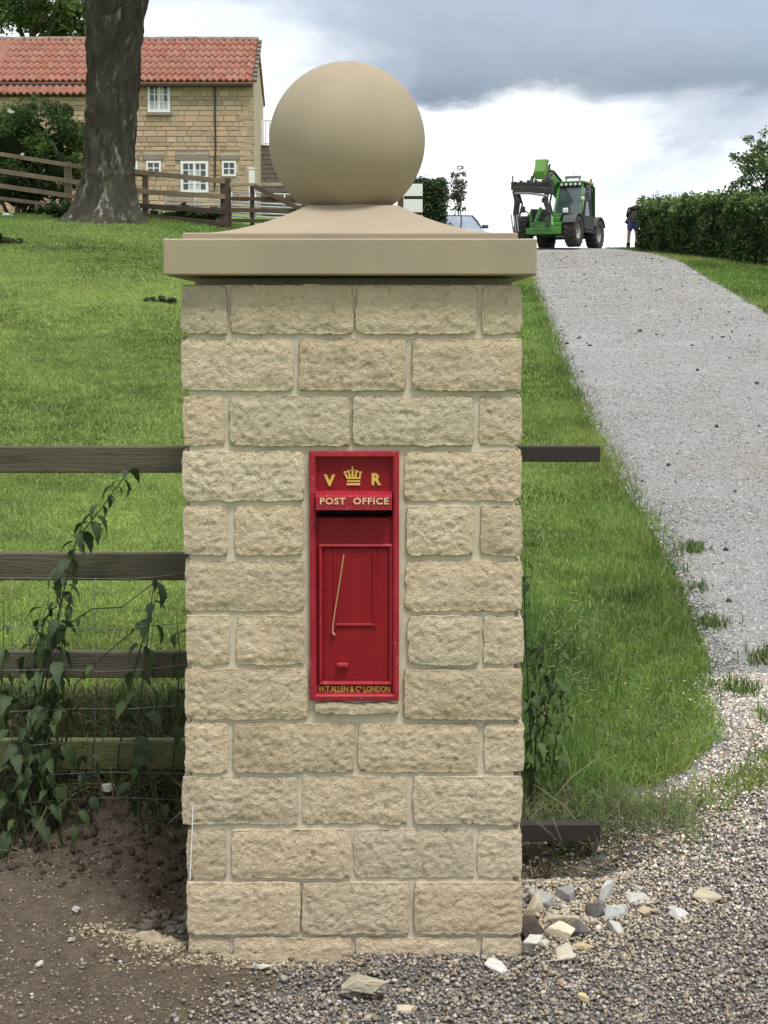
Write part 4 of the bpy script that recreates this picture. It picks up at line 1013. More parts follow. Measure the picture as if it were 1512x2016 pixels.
nettle('dark leafy weed between pillar and leaning weed', [(1050, 1560), (1056, 1420), (1066, 1300), (1072, 1235)], 5.38, .07, 36, 14, .5, .2, False, RG)
nettle('low dark weed at the grass edge right of the pillar', [(1080, 1580), (1090, 1480), (1108, 1400), (1100, 1340)], 5.42, .06, 30, 15, .6, .2, False, RG)
# flowering grass stems over the verge
bt = MB(); rgs = np.random.default_rng(44)
for (x, y) in [(1075, 1210), (1095, 1180), (1120, 1195), (1140, 1170), (1165, 1185), (1110, 1225), (1060, 990), (1080, 1010), (1150, 1215), (1185, 1190), (1130, 1300), (1160, 1330), (1085, 1270)]:
    p = at(x, y, 5.75); g = Vector((p.x - .03 * rgs.random(), p.y + .05, Tz(p.x, 5.8))); m = g.lerp(p, .6) + Vector((-.02, 0, 0))
    bt.tc = (.15, .19, .07); bt.tube([g, m, p], [.0012, .001, .0008], 3, cap=False); bt.tc = (.27, .29, .14)
    for k in range(9):
        q = m.lerp(p, .35 + .65 * k / 8); e = Vector((rgs.normal(0, .02), rgs.normal(0, .02), rgs.uniform(.0, .025))); bt.tube([q, q + e * .6, q + e], [.0008, .0016, .0005], 3, cap=False)
tag(bt.build('seed_heads', M['straw'], tint=True), kind='stuff')

# ================================================================== FOLIAGE HELPERS
def leaf_cards(P3, size, col, rng, up=.35, aspect=.55):
    n = len(P3); nrm = rng.normal(size=(n, 3)); nrm[:, 2] = np.abs(nrm[:, 2]) + up; nrm /= np.linalg.norm(nrm, axis=1)[:, None]
    a = np.cross(nrm, rng.normal(size=(n, 3))); a /= np.linalg.norm(a, axis=1)[:, None]; b = np.cross(nrm, a)
    s = (size * rng.uniform(.65, 1.3, n))[:, None]
    V = np.stack([P3 - a * s, P3 + b * s * aspect - a * s * .1, P3 + a * s, P3 - b * s * aspect - a * s * .1 + nrm * s * .15], 1).reshape(-1, 3)
    F = np.arange(4 * n).reshape(n, 4); return V, F, np.repeat(col, 4, 0)
def crown_points(c, rad, n, nclump, rng, csize=.30, shell=.55, flat=1.0):
    d = rng.normal(size=(nclump, 3)); d /= np.linalg.norm(d, axis=1)[:, None]
    cc = d * (shell + (1 - shell) * rng.random((nclump, 1)) ** .6) * np.array(rad)
    k = rng.integers(0, nclump, n); cs = rng.uniform(.6, 1.3, nclump) * csize * np.mean(rad)
    off = rng.normal(size=(n, 3)); off /= np.maximum(np.linalg.norm(off, axis=1)[:, None], 1e-6); off *= (rng.random(n) ** .5)[:, None]
    return np.array(c) + cc[k] + off * cs[k][:, None] * np.array([1, 1, .75]) * flat, k, cc + np.array(c)
def crown(name, parent, c, rad, n, nclump, size, base, rng, csize=.3, shell=.55, var=.3, mat='leaf', local=False):
    P3, k, cc = crown_points(c, rad, n, nclump, rng, csize, shell)
    tone = rng.uniform(1 - var, 1 + var, nclump)[k][:, None] * rng.uniform(.8, 1.2, (n, 1)); yel = rng.uniform(0, .35, nclump)[k][:, None]
    col = np.array(base)[None] * tone; col = col * (1 + yel * np.array([.9, .45, 0]))
    V, F, C = leaf_cards(P3, size, col, rng)
    return mk(name, V, F, M[mat], parent, False, C, local), cc

# ================================================================== BIG TREE ON THE LAWN
def big_tree():
    rng = np.random.default_rng(21); Yt = 34.0
    # outline of the trunk seen in the photograph: (py, left px, right px)
    prof = [(452, 92, 298), (440, 104, 292), (428, 124, 283), (412, 140, 276), (390, 152, 270), (362, 160, 265), (330, 165, 262), (290, 166, 263), (240, 168, 266), (190, 171, 270), (140, 171, 274), (95, 170, 276), (50, 168, 281), (0, 168, 289), (-60, 166, 300), (-150, 165, 318)]
    b = at(205, 440, Yt); th = thing('lawn_tree', 'thick dark trunked tree standing on the lawn before the farmhouse', 'tree', (b.x, Yt, Tz(b.x, Yt)))
    ys = np.array([p[0] for p in prof][::-1]); Ls = np.array([p[1] for p in prof][::-1]); Rs = np.array([p[2] for p in prof][::-1])
    n = 110; rows = []
    for py in np.linspace(458, -150, 150):
        l, r = np.interp(py, ys, Ls), np.interp(py, ys, Rs); a = at(l, py, Yt); c = at(r, py, Yt); rows.append(((a.x + c.x) / 2, (c.x - a.x) / 2, a.z))
    V = []
    for (cx_, r, z) in rows:
        t = np.linspace(0, 2 * np.pi, n, endpoint=False); p = np.stack([np.cos(t) * 3, np.sin(t) * 3, np.full(n, z * .35)], 1)
        low = max(0, 1 - (z - rows[0][2]) / 1.3)
        rr = r * (1 + .05 * vn(p, 4) + low * .14 * np.cos(t * 5 + 1) * (np.abs(np.cos(t)) < .8))
        q = np.stack([np.cos(t) * 7.5, np.sin(t) * 7.5, np.full(n, z * 1.7)], 1); rr = rr + .06 * (np.abs(fbm(q, 8, 3)) - .5)
        q2 = np.stack([np.cos(t) * 20, np.sin(t) * 20, np.full(n, z * 5)], 1); rr = rr + .03 * vn(q2, 18)
        ry = rr / r * max(r * .92, .35) if low < .01 else rr / r * (.55 + (r - .55) * .8)
        V.append(np.stack([cx_ + rr * np.cos(t), Yt + ry * np.sin(t), np.full(n, z)], 1))
    V = np.concatenate(V); m = len(rows)
    F = np.array([(i * n + k, i * n + (k + 1) % n, (i + 1) * n + (k + 1) % n, (i + 1) * n + k) for i in range(m - 1) for k in range(n)])
    mk('trunk', V, F, M['bark'], th, True)
    top = Vector((rows[-1][0], Yt, rows[-1][2])); lb = MB()
    ends = []
    for k in range(7):
        a = k * .9 + .3; e = top + Vector((math.cos(a) * 3.6, math.sin(a) * 3.2, 3.0 + (k % 3))); ends.append(e)
        mid = top.lerp(e, .5) + Vector((0, 0, .5)); lb.tube([top - Vector((0, 0, .5)), top + Vector((0, 0, .4)), mid, e], [.42, .33, .2, .06], 8)
    lb.build('limbs', M['branch'], th, True)
    crown('crown', th, (top.x, Yt, top.z + 5.0), (4.6, 4.2, 2.9), 5200, 46, .17, (.055, .095, .022), rng)
big_tree()

# ================================================================== FARM FENCE BEYOND THE LAWN
def farm_fence():
    f = thing('paddock_fence', 'brown wooden post and rail fence behind the lawn tree', 'fence', (-6, 36, Tz(-6, 36)))
    for (x, t, w, d, mt) in ((-70, 300, 13, 37.2, 'fwood'), (132, 318, 13, 36.6, 'fwood'), (285, 337, 11, 36.2, 'fwood'), (443, 350, 20, 35.8, 'fdark'), (496, 360, 8, 35.8, 'fdark')):
        p = at(x, t, d); s = w / FPX * d / 2; g = MB(); g.box(p.x - s, p.x + s, d, d + 2 * s, Tz(p.x, d) - .15, p.z, .012); g.build('post', M[mt], f)
    def rail(a, b, d0, d1, h, mt='fwood'):
        p, q = at(a[0], a[1] + h / 2, d0), at(b[0], b[1] + h / 2, d1); g = MB(); g.bar(p, q, .045, h / FPX * d0, .006); g.build('rail', M[mt], f)
    for dy in ((300, 321, 8), (334, 352, 9), (363, 381, 9), (390, 404, 7)):
        rail((-70, dy[0] - 12), (134, dy[1]), 37.16, 36.56, dy[2]); rail((134, dy[1]), (287, dy[1] + 20), 36.56, 36.16, dy[2])
    for (a, b, h, mt) in ((333, 352, 10, 'fwood'), (371, 383, 9, 'fwood'), (399, 412, 10, 'fdark'), (418, 436, 9, 'fdark')):
        rail((262, a), (443, b), 36.16, 35.76, h, mt)
    for (a, b, h, mt) in ((360, 360, 6, 'fpale'), (387, 390, 7, 'fdark'), (409, 412, 8, 'fdark'), (430, 433, 7, 'fdark')):
        rail((452, a), (600, b), 35.74, 35.74, h, mt)
    rail((500, 362), (600, 412), 35.70, 35.70, 9, 'fdark')
farm_fence()
def field_gate(name, label, x0, x1, ys, d, ups):
    b = at((x0 + x1) / 2, ys[-1][0], d); g = thing(name, label, 'gate', (b.x, d, Tz(b.x, d)), 0, 'galvanised field gates')
    for k, y in enumerate(ys):
        t = MB(); t.tube([at(x0, y[0], d), at(x1, y[1], d)], .02, 6); t.build('bar', M['galv'], g, True)
    for x in ups:
        u = (x - x0) / (x1 - x0); t = MB(); t.tube([at(x, ys[0][0] * (1 - u) + ys[0][1] * u, d), at(x, ys[-1][0] * (1 - u) + ys[-1][1] * u + 1, d)], .022, 6); t.build('upright', M['galv'], g, True)
field_gate('field_gate', 'galvanised bar gate leaning below the large farmhouse window', 327, 434, [(386, 387), (396, 397), (403, 404), (418, 419), (421, 430)], 40, (327, 383, 433))
field_gate('field_gate', 'galvanised bar gate behind the plank fence right of the dark post', 456, 600, [(378, 384), (398, 404), (405, 410), (418, 424), (426, 430)], 41, (456, 492, 503, 560))
b = at(495, 333, 46); g = MB(); s = .085
g.box(b.x - s, b.x + s, 46, 46 + 2 * s, Tz(b.x, 46), b.z, .01); g.box(b.x - s * 1.25, b.x + s * 1.25, 46 - s * .2, 46 + s * 2.2, b.z, b.z + .04, .01)
tag(g.build('gate_post', M['white']), 'white painted gate post before the right corner of the farmhouse', 'post')
for i, (x, y, w, lab) in enumerate(((20, 404, 30, 'white stone in the grass behind the left paddock fence'), (62, 408, 16, 'smaller white stone near the left foot of the tree'))):
    chunk(lab, x, y, w, (.55, .55, .52), 400 + i, (1, .6, .45), Y=36.0, group='white stones by the paddock fence')

# ================================================================== FARMHOUSE
def unit_box_mesh(name, mat, bev=.06):
    B = MB(); B.box(-.5, .5, -.5, .5, -.5, .5, bev); return mesh(name, B.V, B.F, mat)
def house():
    rng = random.Random(5); D = 58.0
    base = at(380, 430, D); h = thing('farmhouse', 'buff stone farmhouse with red pantile roof behind the fence', 'house', (base.x, D, Tz(base.x, D)))
    hb = wloc(h); zb = hb.z - .5
    xr_ = at(497, 300, D).x; xl_ = at(-160, 300, D).x; ze = at(300, 154, D).z
    DEP = 5.4; yr = D + DEP / 2; zr = at(300, 79, yr).z
    wall = MB(); wall.box(xl_, xr_, D + .03, D + DEP, zb, ze)
    wall.prism([(D + .06, ze - .01), (D + DEP, ze - .01), (yr, zr - .12)], xr_ - .4, xr_ - .02, 'x')
    wall.build('wall', M['house_mortar'], h)
    # openings: (name, px x0, x1, y0, y1, cols, rows, leaves)
    wins = [(291, 335, 166, 221, 4, 3, True, 'upper casement with two opening lights'), (288, 317, 317, 345, 2, 2, False, None), (356, 410, 317, 379, 4, 4, True, 'tall ground floor window with pale reflections'), (437, 465, 317, 347, 2, 2, False, None), (249, 271, 317, 345, 2, 2, False, None)]
    holes = []
    for (a, c, t, b_, nc, nr, two, lab) in wins:
        p0, p1 = at(a, b_, D), at(c, t, D); holes.append((p0.x, p1.x, p0.z, p1.z)); fw = .10 if two else .075
        w = MB(); w.ring(p0.x, p1.x, p0.z, p1.z, [(0, D + .03), (0, D - .05), (fw, D - .05), (fw, D + .0)])
        if two: w.box((p0.x + p1.x) / 2 - .05, (p0.x + p1.x) / 2 + .05, D - .045, D - .0, p0.z + fw, p1.z - fw)
        wo_ = w.build('window', M['white'], h)
        if lab: wo_['label'] = lab
        gx0, gx1, gz0, gz1 = p0.x + fw, p1.x - fw, p0.z + fw, p1.z - fw
        for i in range(nc):
            for j in range(nr):
                xa, xb = gx0 + (gx1 - gx0) * i / nc, gx0 + (gx1 - gx0) * (i + 1) / nc; za, zc_ = gz0 + (gz1 - gz0) * j / nr, gz0 + (gz1 - gz0) * (j + 1) / nr
                g = MB(); g.box(xa + .005, xb - .005, D - .012, D + .002, za + .005, zc_ - .005)
                big = (c - a) > 50; m_ = 'pane' if ((big and i in (1, 2) and j < 3) or ((c - a) in range(40, 50) and (j == 0 or i == 2))) else 'glass'  # pale panes carry the painted reflection
                g.build('pane', M[m_], wo_)
        bars = MB()
        for i in range(1, nc):
            if two and i == nc // 2: continue
            xx = gx0 + (gx1 - gx0) * i / nc; bars.box(xx - .02, xx + .02, D - .035, D - .014, gz0, gz1)
        for j in range(1, nr):
            zz = gz0 + (gz1 - gz0) * j / nr; bars.box(gx0, gx1, D - .032, D - .013, zz - .018, zz + .018)
        bars.build('glazing_bars', M['white'], wo_)
        s_ = MB()
        if t < 200: s_.box(p0.x - .05, p1.x + .08, D - .10, D + .02, p0.z - .13, p0.z - .003, .01); s_.build('sill', M['lintel'], wo_)
    for (a, c, t, b_) in ((282, 322, 303, 315), (346, 411, 303, 316), (433, 470, 305, 315), (244, 274, 303, 315)):
        p0, p1 = at(a, b_, D), at(c, t, D); l = MB(); l.box(p0.x, p1.x, D - .035, D + .02, p0.z, p1.z, .015); l.build('lintel', M['lintel'], h); holes.append((p0.x, p1.x, p0.z - .02, p1.z))
    # the low lean-to bay at the left and its single course of tiles
    Dl = 57.35; xa = at(172, 250, Dl).x; zl = at(100, 183, Dl).z
    lw = MB(); lw.box(xl_, xa, Dl + .03, D + .02, zb, zl); lw.build('lean_to_wall', M['house_mortar'], h)
    # stones: coursed, proud of the mortar, uneven
    cand = []
    def course(x0, x1, z0, z1, yf, vis, hole=()):
        z = z0
        while z < z1 - .05:
            ch = rng.choice((.15, .18, .20, .22)); ch = min(ch, z1 - z); x = x0 + rng.uniform(-.3, 0)
            while x < x1:
                w = rng.choice((.24, .34, .45, .55, .7)) * rng.uniform(.85, 1.15); a, b2 = max(x, x0), min(x + w, x1)
                segs = [(a, b2)]
                for (hx0, hx1, hz0, hz1) in hole:
                    if z + ch > hz0 and z < hz1:
                        ns = []
                        for (s0, s1) in segs:
                            if s1 <= hx0 or s0 >= hx1: ns.append((s0, s1)); continue
                            if s0 < hx0 - .06: ns.append((s0, hx0 - .01))
                            if s1 > hx1 + .06: ns.append((hx1 + .01, s1))
                        segs = ns
                for (s0, s1) in segs:
                    if s1 - s0 > .09: cand.append(((s0 + s1) / 2, z + ch / 2, s1 - s0 - .028, ch - .028, yf, vis((s0 + s1) / 2, z)))
                x += w
            z += ch
    xt = at(262, 300, D).x
    course(xl_, xr_, zb, ze - .06, D, lambda x, z: x > xt and z > at(300, 432, D).z, holes)
    course(xl_, xa, zb, zl - .05, Dl, lambda x, z: x > at(0, 250, Dl).x and z > at(60, 300, Dl).z)
    seen = sorted([c for c in cand if c[5]], key=lambda c: -c[2] * c[3]); rest = [c for c in cand if not c[5]] + seen[290:]; seen = seen[:290]
    um = unit_box_mesh('stone', M['house_stone'])
    for (x, z, w, hh, yf, _) in seen:
        dp = rng.uniform(.0, .022); link('stone', um, h, (x - hb.x, yf + .03 - dp - hb.y, z - hb.z), scale=(w, .06, hh))
    R_ = MB()
    for (x, z, w, hh, yf, _) in rest:
        v = rng.uniform(.72, 1.15); R_.tc = (v, v * .98, v * .95); dp = rng.uniform(0, .022); R_.box(x - w / 2, x + w / 2, yf - dp, yf + .06, z - hh / 2, z + hh / 2)
    tag(R_.build('stonework', M['house_stone_t'], h, tint=True), kind='stuff')
    q = MB(); z = zb; k = 0
    while z < ze - .1:
        ch = .30; w = .5 if k % 2 else .32; q.box(xr_ - w, xr_ + .03, D - .012, D + (.32 if k % 2 else .5), z + .012, min(z + ch, ze) - .012, .02); z += ch; k += 1
    q.build('quoins', M['house_stone'], h)
    # roof: deck, pantiles, ridge tiles, verge
    sl_ang = math.atan2(zr - ze, yr - D); L = math.hypot(zr - ze, yr - (D - .25)) ; ov = .25
    rf = MB(); e0 = Vector((0, D - ov, ze - ov * math.tan(sl_ang) + .02)); 
    rf.prism([(D - ov, e0.z - .03), (yr, zr - .05), (D + DEP + ov, e0.z - .03), (D + DEP + ov, e0.z - .10), (yr, zr - .18), (D - ov, e0.z - .10)], xl_, xr_ + .06, 'x')
    roof = rf.build('roof', M['tile_old'], h)
    gt = MB(); gt.box(xl_, xr_ + .05, D - ov - .06, D - ov + .08, e0.z - .20, e0.z - .075, .02); gt.build('gutter', M['gutter'], h)
    dp_ = MB(); dx = at(423, 200, D).x; dp_.tube([(dx, D - .05, ze - .1), (dx + .02, D - .05, at(0, 290, D).z), (dx - .03, D - .05, at(0, 372, D).z)], .035, 6); dp_.build('downpipe', M['mech'], h)
    def pantile(name, mat, tw, tl):
        V = []; n = 9
        for (yy, dz) in ((0, 0), (tl, 0)):
            for k in range(n):
                t = k / (n - 1); V.append(((t - .5) * tw, yy, .045 * math.sin(t * 2 * math.pi + .6) + .05))
        for k in range(n):
            t = k / (n - 1); V.append(((t - .5) * tw, -.004, .045 * math.sin(t * 2 * math.pi + .6) - .012))
        F = [(k, k + 1, n + k + 1, n + k) for k in range(n - 1)] + [(2 * n + k, 2 * n + k + 1, k + 1, k) for k in range(n - 1)]
        return mesh(name, V, F, mat, False), V, F
    TW, rows = .245, 7; Lr = math.hypot(yr - (D - ov), zr - e0.z); TL = Lr / rows; pm, pV, pF = pantile('pantile', M['tile'], TW * 1.06, TL * 1.12)
    d = Vector((0, math.cos(sl_ang), math.sin(sl_ang))); nrm_ = Vector((0, -math.sin(sl_ang), math.cos(sl_ang)))
    cols = int((xr_ + .04 - xl_) / TW); SB = MB(); cnt = 0; tl_x0 = at(168, 100, D).x; tl_x1 = at(276, 100, D).x; left_ = at(-4, 100, D).x
    for r in range(rows):
        for c in range(cols):
            x = xr_ - TW * .40 - c * TW; p = Vector((x, D - ov, e0.z)) + d * (r * TL) + nrm_ * (.022 + .006 * rng.random())
            vis = x > left_ and not (tl_x0 + .1 < x < tl_x1 - .1)
            if vis and cnt < 280:
                o = link('pantile', pm, roof, p - hb, (sl_ang - .075 + rng.uniform(-.02, .02), rng.uniform(-.02, .02), rng.uniform(-.015, .015))); cnt += 1
            else:
                v = rng.uniform(.8, 1.15); Rm = Matrix.Rotation(sl_ang, 3, 'X'); SB.add([p + Rm @ Vector(q_) for q_ in pV], pF)
    # far slope, only coarse
    for c in range(cols):
        x = xr_ - TW * .40 - c * TW; Rm = Matrix.Rotation(math.pi, 3, 'Z') @ Matrix.Rotation(sl_ang, 3, 'X')
        for r in range(rows):
            p = Vector((x, 2 * yr - (D - ov), e0.z)) + Vector((0, -d.y, d.z)) * (r * TL) + Vector((0, -nrm_.y, nrm_.z)) * .015; SB.add([p + Rm @ Vector(q_) for q_ in pV], pF)
    tag(SB.build('tile_course', M['tile'], roof), kind='stuff')
    lm, lV, lF = pantile('pantile', M['tile_old'], TW * 1.06, .62)
    zt0 = at(100, 182, 57.12).z; x = xa - .1; la = math.radians(33)
    ld = MB(); ld.prism([(57.1, zt0 - .06), (58.02, zt0 + .52), (58.02, zt0 + .40), (57.2, zt0 - .14)], xl_, xa, 'x'); lr = ld.build('lean_to_roof', M['gutter'], h)
    while x > xl_:
        if x > left_: link('pantile', lm, lr, Vector((x, 57.08, zt0 - .06)) - hb, (la, 0, rng.uniform(-.02, .02)))
        x -= TW
    rm_ = MB(); 
    for k in range(7):
        pass
    RB = MB(); RB.tube([(-.24, 0, 0), (.24, 0, 0)], .13, 8); rm2 = mesh('ridge_tile', RB.V, RB.F, M['ridge'], True); x = xr_ - .2
    while x > xl_:
        o = link('ridge_tile', rm2, roof, Vector((x, yr, zr + .01 + rng.uniform(-.008, .008))) - hb, (0, rng.uniform(-.01, .01), 0))
        x -= .485
    for k in range(10):
        p = Vector((xr_ + .10, D - ov, e0.z - .02)) + d * (k + .5) * (Lr / 10); v = MB(); s = .07 + .03 * rng.random()
        v.box(p.x - s, p.x + s, p.y - .12, p.y + .12, p.z - .06, p.z + .06, .02, Matrix.Rotation(sl_ang + rng.uniform(-.1, .1), 3, 'X')); v.build('verge_stone', M['darkstone'], roof)
    # flank lean-to wall and steps with a white railing
    wx0, wx1 = at(500, 300, 62).x, at(640, 300, 62).x; z1 = at(520, 289, 62).z
    tw_ = thing('terrace_wall', 'dark stone terrace wall with white railing right of the farmhouse', 'wall', ((wx0 + wx1) / 2, 62, Tz((wx0 + wx1) / 2, 62)))
    tb = MB(); tb.box(wx0, wx1, 62, 62.6, tw_.location.z - .4, z1); tb.build('wall_core', M['darkstone'], tw_)
    sb = MB()
    zz = tw_.location.z - .3
    while zz < z1 - .1:
        x = wx0 + rng.uniform(0, .2)
        while x < wx1 - .3:
            w = rng.uniform(.25, .5); sb.box(x, x + w - .03, 61.97, 62.05, zz + .012, zz + .17, .015); x += w
        zz += .185
    sb.box(wx0, wx1, 61.94, 62.66, z1, z1 + .07, .02)
    tag(sb.build('stonework', M['darkstone'], tw_), kind='stuff')
    z2 = at(520, 236, 62.3).z; rb = MB(); rb.box(wx0 + .1, wx1, 62.27, 62.33, z2 - .05, z2); rb.box(wx0 + .1, wx1, 62.27, 62.33, z1 + .14, z1 + .19); rb.build('railing_rail', M['white'], tw_)
    x = wx0 + .14
    while x < wx1: 
        pk = MB(); pk.box(x - .03, x + .03, 62.24, 62.27, z1 + .08, z2 + .01, .006); pk.build('picket', M['white'], tw_); x += .16
house()

# white board fence and post right of the ball
def white_board():
    D = 51.0; x0, x1 = at(780, 400, D).x, at(832, 400, D).x; b = thing('white_gate', 'white boarded gate beside the dark clipped bush right of the ball', 'gate', ((x0 + x1) / 2, D, Tz((x0 + x1) / 2, D)))
    xs = at(794.5, 400, D).x
    for (t, b_) in ((362, 386), (392.5, 418), (424, 446)):
        g = MB(); g.box(xs + .01, x1, D, D + .05, at(800, b_, D).z, at(800, t, D).z, .008); g.build('board', M['white'], b)
    g = MB(); g.box(xs + .012, x1, D + .055, D + .10, at(800, 445, D).z, at(800, 364, D).z); g.build('backing_frame', M['fdark'], b)
    g = MB(); g.box(xs - .20, xs, D - .03, D + .17, b.location.z - .1, at(788, 372, D).z, .015); g.build('post', M['fdark'], b)
white_board()

# ================================================================== SHRUBS, HEDGES, FAR TREES
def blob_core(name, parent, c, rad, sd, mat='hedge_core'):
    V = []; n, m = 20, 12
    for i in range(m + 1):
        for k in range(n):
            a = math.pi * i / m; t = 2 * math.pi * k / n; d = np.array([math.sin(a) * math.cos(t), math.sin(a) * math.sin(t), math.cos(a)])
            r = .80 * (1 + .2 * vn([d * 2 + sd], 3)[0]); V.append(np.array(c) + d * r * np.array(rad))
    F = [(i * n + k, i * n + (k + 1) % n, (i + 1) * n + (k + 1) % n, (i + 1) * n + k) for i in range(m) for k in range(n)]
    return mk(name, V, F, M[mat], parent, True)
def bush(name, label, cat, c, rad, n, ncl, size, base, sd, core=True, csize=.3, shell=.7, group=None):
    rng = np.random.default_rng(sd); th = thing(name, label, cat, (c[0], c[1], Tz(c[0], c[1])), 0, group)
    if core: blob_core('shade_core', th, c, np.array(rad) * .68, sd)  # solid dark core, added to block light through the leaves
    crown('foliage', th, c, rad, n, ncl, size, base, rng, csize, shell)
    st = MB()
    for k in range(5):
        a = k * 1.26; st.tube([(c[0] + .15 * math.cos(a), c[1] + .15 * math.sin(a), th.location.z - .1), (c[0] + rad[0] * .35 * math.cos(a), c[1] + rad[1] * .35 * math.sin(a), c[2])], [.04, .015], 5)
    st.build('stems', M['branch'], th)
    return th
D = 39.0; c = at(45, 275, D)
eb = bush('elder_bush', 'large dark green elder bush behind the left paddock fence', 'bush', (c.x, D + .6, c.z - .15), (1.6, 1.1, 1.2), 15000, 80, .060, (.085, .145, .036), 31)
for i, (x, y, r) in enumerate(((103, 291, 8), (44, 304, 4), (22, 219, 6), (95, 308, 4))):
    p = at(x, y, 38.2); g = MB(); rg = random.Random(i); R_ = r / FPX * 38.2
    for k in range(26):
        a = rg.uniform(0, 6.28); q = rg.random() ** .5 * R_; s = R_ * .22; g.box(p.x + q * math.cos(a) - s, p.x + q * math.cos(a) + s, p.y + .2 * q * math.sin(a) - s, p.y + .2 * q * math.sin(a) + s, p.z + .6 * q * math.sin(a) - s, p.z + .6 * q * math.sin(a) + s, s * .4)
    g.build('flower_head', M['bloom'], eb)
c2 = at(118, 318, 37.6); bush('elder_bush', 'paler low green shrub between the elder bush and the tree trunk', 'bush', (c2.x - .1, 37.9, c2.z - .1), (.55, .5, .62), 2600, 22, .055, (.075, .125, .026), 32)
c3 = at(20, 372, 37.6); bush('low_shrub', 'dark low undergrowth behind the rails at far left', 'shrub', (c3.x, 38.0, c3.z), (1.5, .5, .55), 3200, 26, .055, (.035, .060, .017), 33)
c4 = at(360, 436, 36.6); bush('low_shrub', 'dark weedy undergrowth at the foot of the fence below the gate', 'shrub', (c4.x, 36.7, Tz(c4.x, 36.7) + .08), (1.25, .3, .22), 2200, 26, .05, (.035, .065, .017), 34)
c4 = at(135, 425, 34.6); bush('low_shrub', 'small tuft of dark growth at the left foot of the tree', 'shrub', (c4.x, 34.8, Tz(c4.x, 34.8) + .12), (.75, .35, .22), 1500, 18, .045, (.04, .07, .018), 35)
c5 = at(14, 495, 26); gy = 27.6; gx = -.247 * gy; bush('weed_clump', 'dark weed clump on the lawn at the left edge', 'weeds', (gx, gy, Tz(gx, gy) + .04), (.30, .3, .17), 900, 14, .035, (.04, .062, .025), 36, group='weed clumps on the lawn')
def gpt(px, py):
    for k in range(3000):
        y = 5 + k * .02; p = at(px, py, y)
        if p.z <= Tz(p.x, y): return p
p = gpt(320, 596); bush('weed_clump', 'small dark weed clump on the lawn near the pillar', 'weeds', (p.x, p.y, p.z + .015), (.26, .2, .055), 600, 10, .025, (.035, .058, .02), 37, group='weed clumps on the lawn')

def far_tree(name, label, c, rad, n, ncl, size, base, sd, trunk_r, csize=.3, shell=.45, group=None):
    rng = np.random.default_rng(sd); gz = Tz(c[0], c[1]); th = thing(name, label, 'tree', (c[0], c[1], gz), 0, group)
    P_, cc = crown('crown', th, c, rad, n, ncl, size, base, rng, csize, shell)
    tr = MB(); tr.tube([(c[0], c[1], gz - .2), (c[0] + .1, c[1], gz + (c[2] - gz) * .5), (c[0], c[1], c[2])], [trunk_r, trunk_r * .75, trunk_r * .45], 8); tr.build('trunk', M['branch'], th, True)
    lb = MB()
    for q in cc[:26]:
        b0 = Vector((c[0], c[1], gz + (c[2] - gz) * (.55 + .4 * rng.random()))); q = Vector(q); lb.tube([b0, b0.lerp(q, .55) + Vector((0, 0, .1 * rad[2])), q], [trunk_r * .35, trunk_r * .2, trunk_r * .06], 5, cap=False)
    lb.build('limbs', M['branch'], th, True)
c = at(62, 12, 72); far_tree('broadleaf_tree', 'leafy green tree rising behind the farmhouse roof at left', (c.x, 72, c.z + .9), (3.0, 2.6, 2.5), 13000, 70, .12, (.095, .150, .045), 41, .28, .26)
c = at(165, 25, 73); far_tree('broadleaf_tree', 'smaller paler tree behind the roof beside the big trunk', (c.x, 73, c.z - .3), (1.5, 1.4, 1.6), 3400, 34, .11, (.10, .15, .05), 42, .16, .28)
c = at(1502, 335, 41.5); far_tree('young_tree', 'thin leaved young tree behind the right hedge', (c.x + .1, 41.5, c.z), (1.05, .95, 1.0), 3600, 70, .060, (.10, .15, .06), 43, .07, .20, .25)
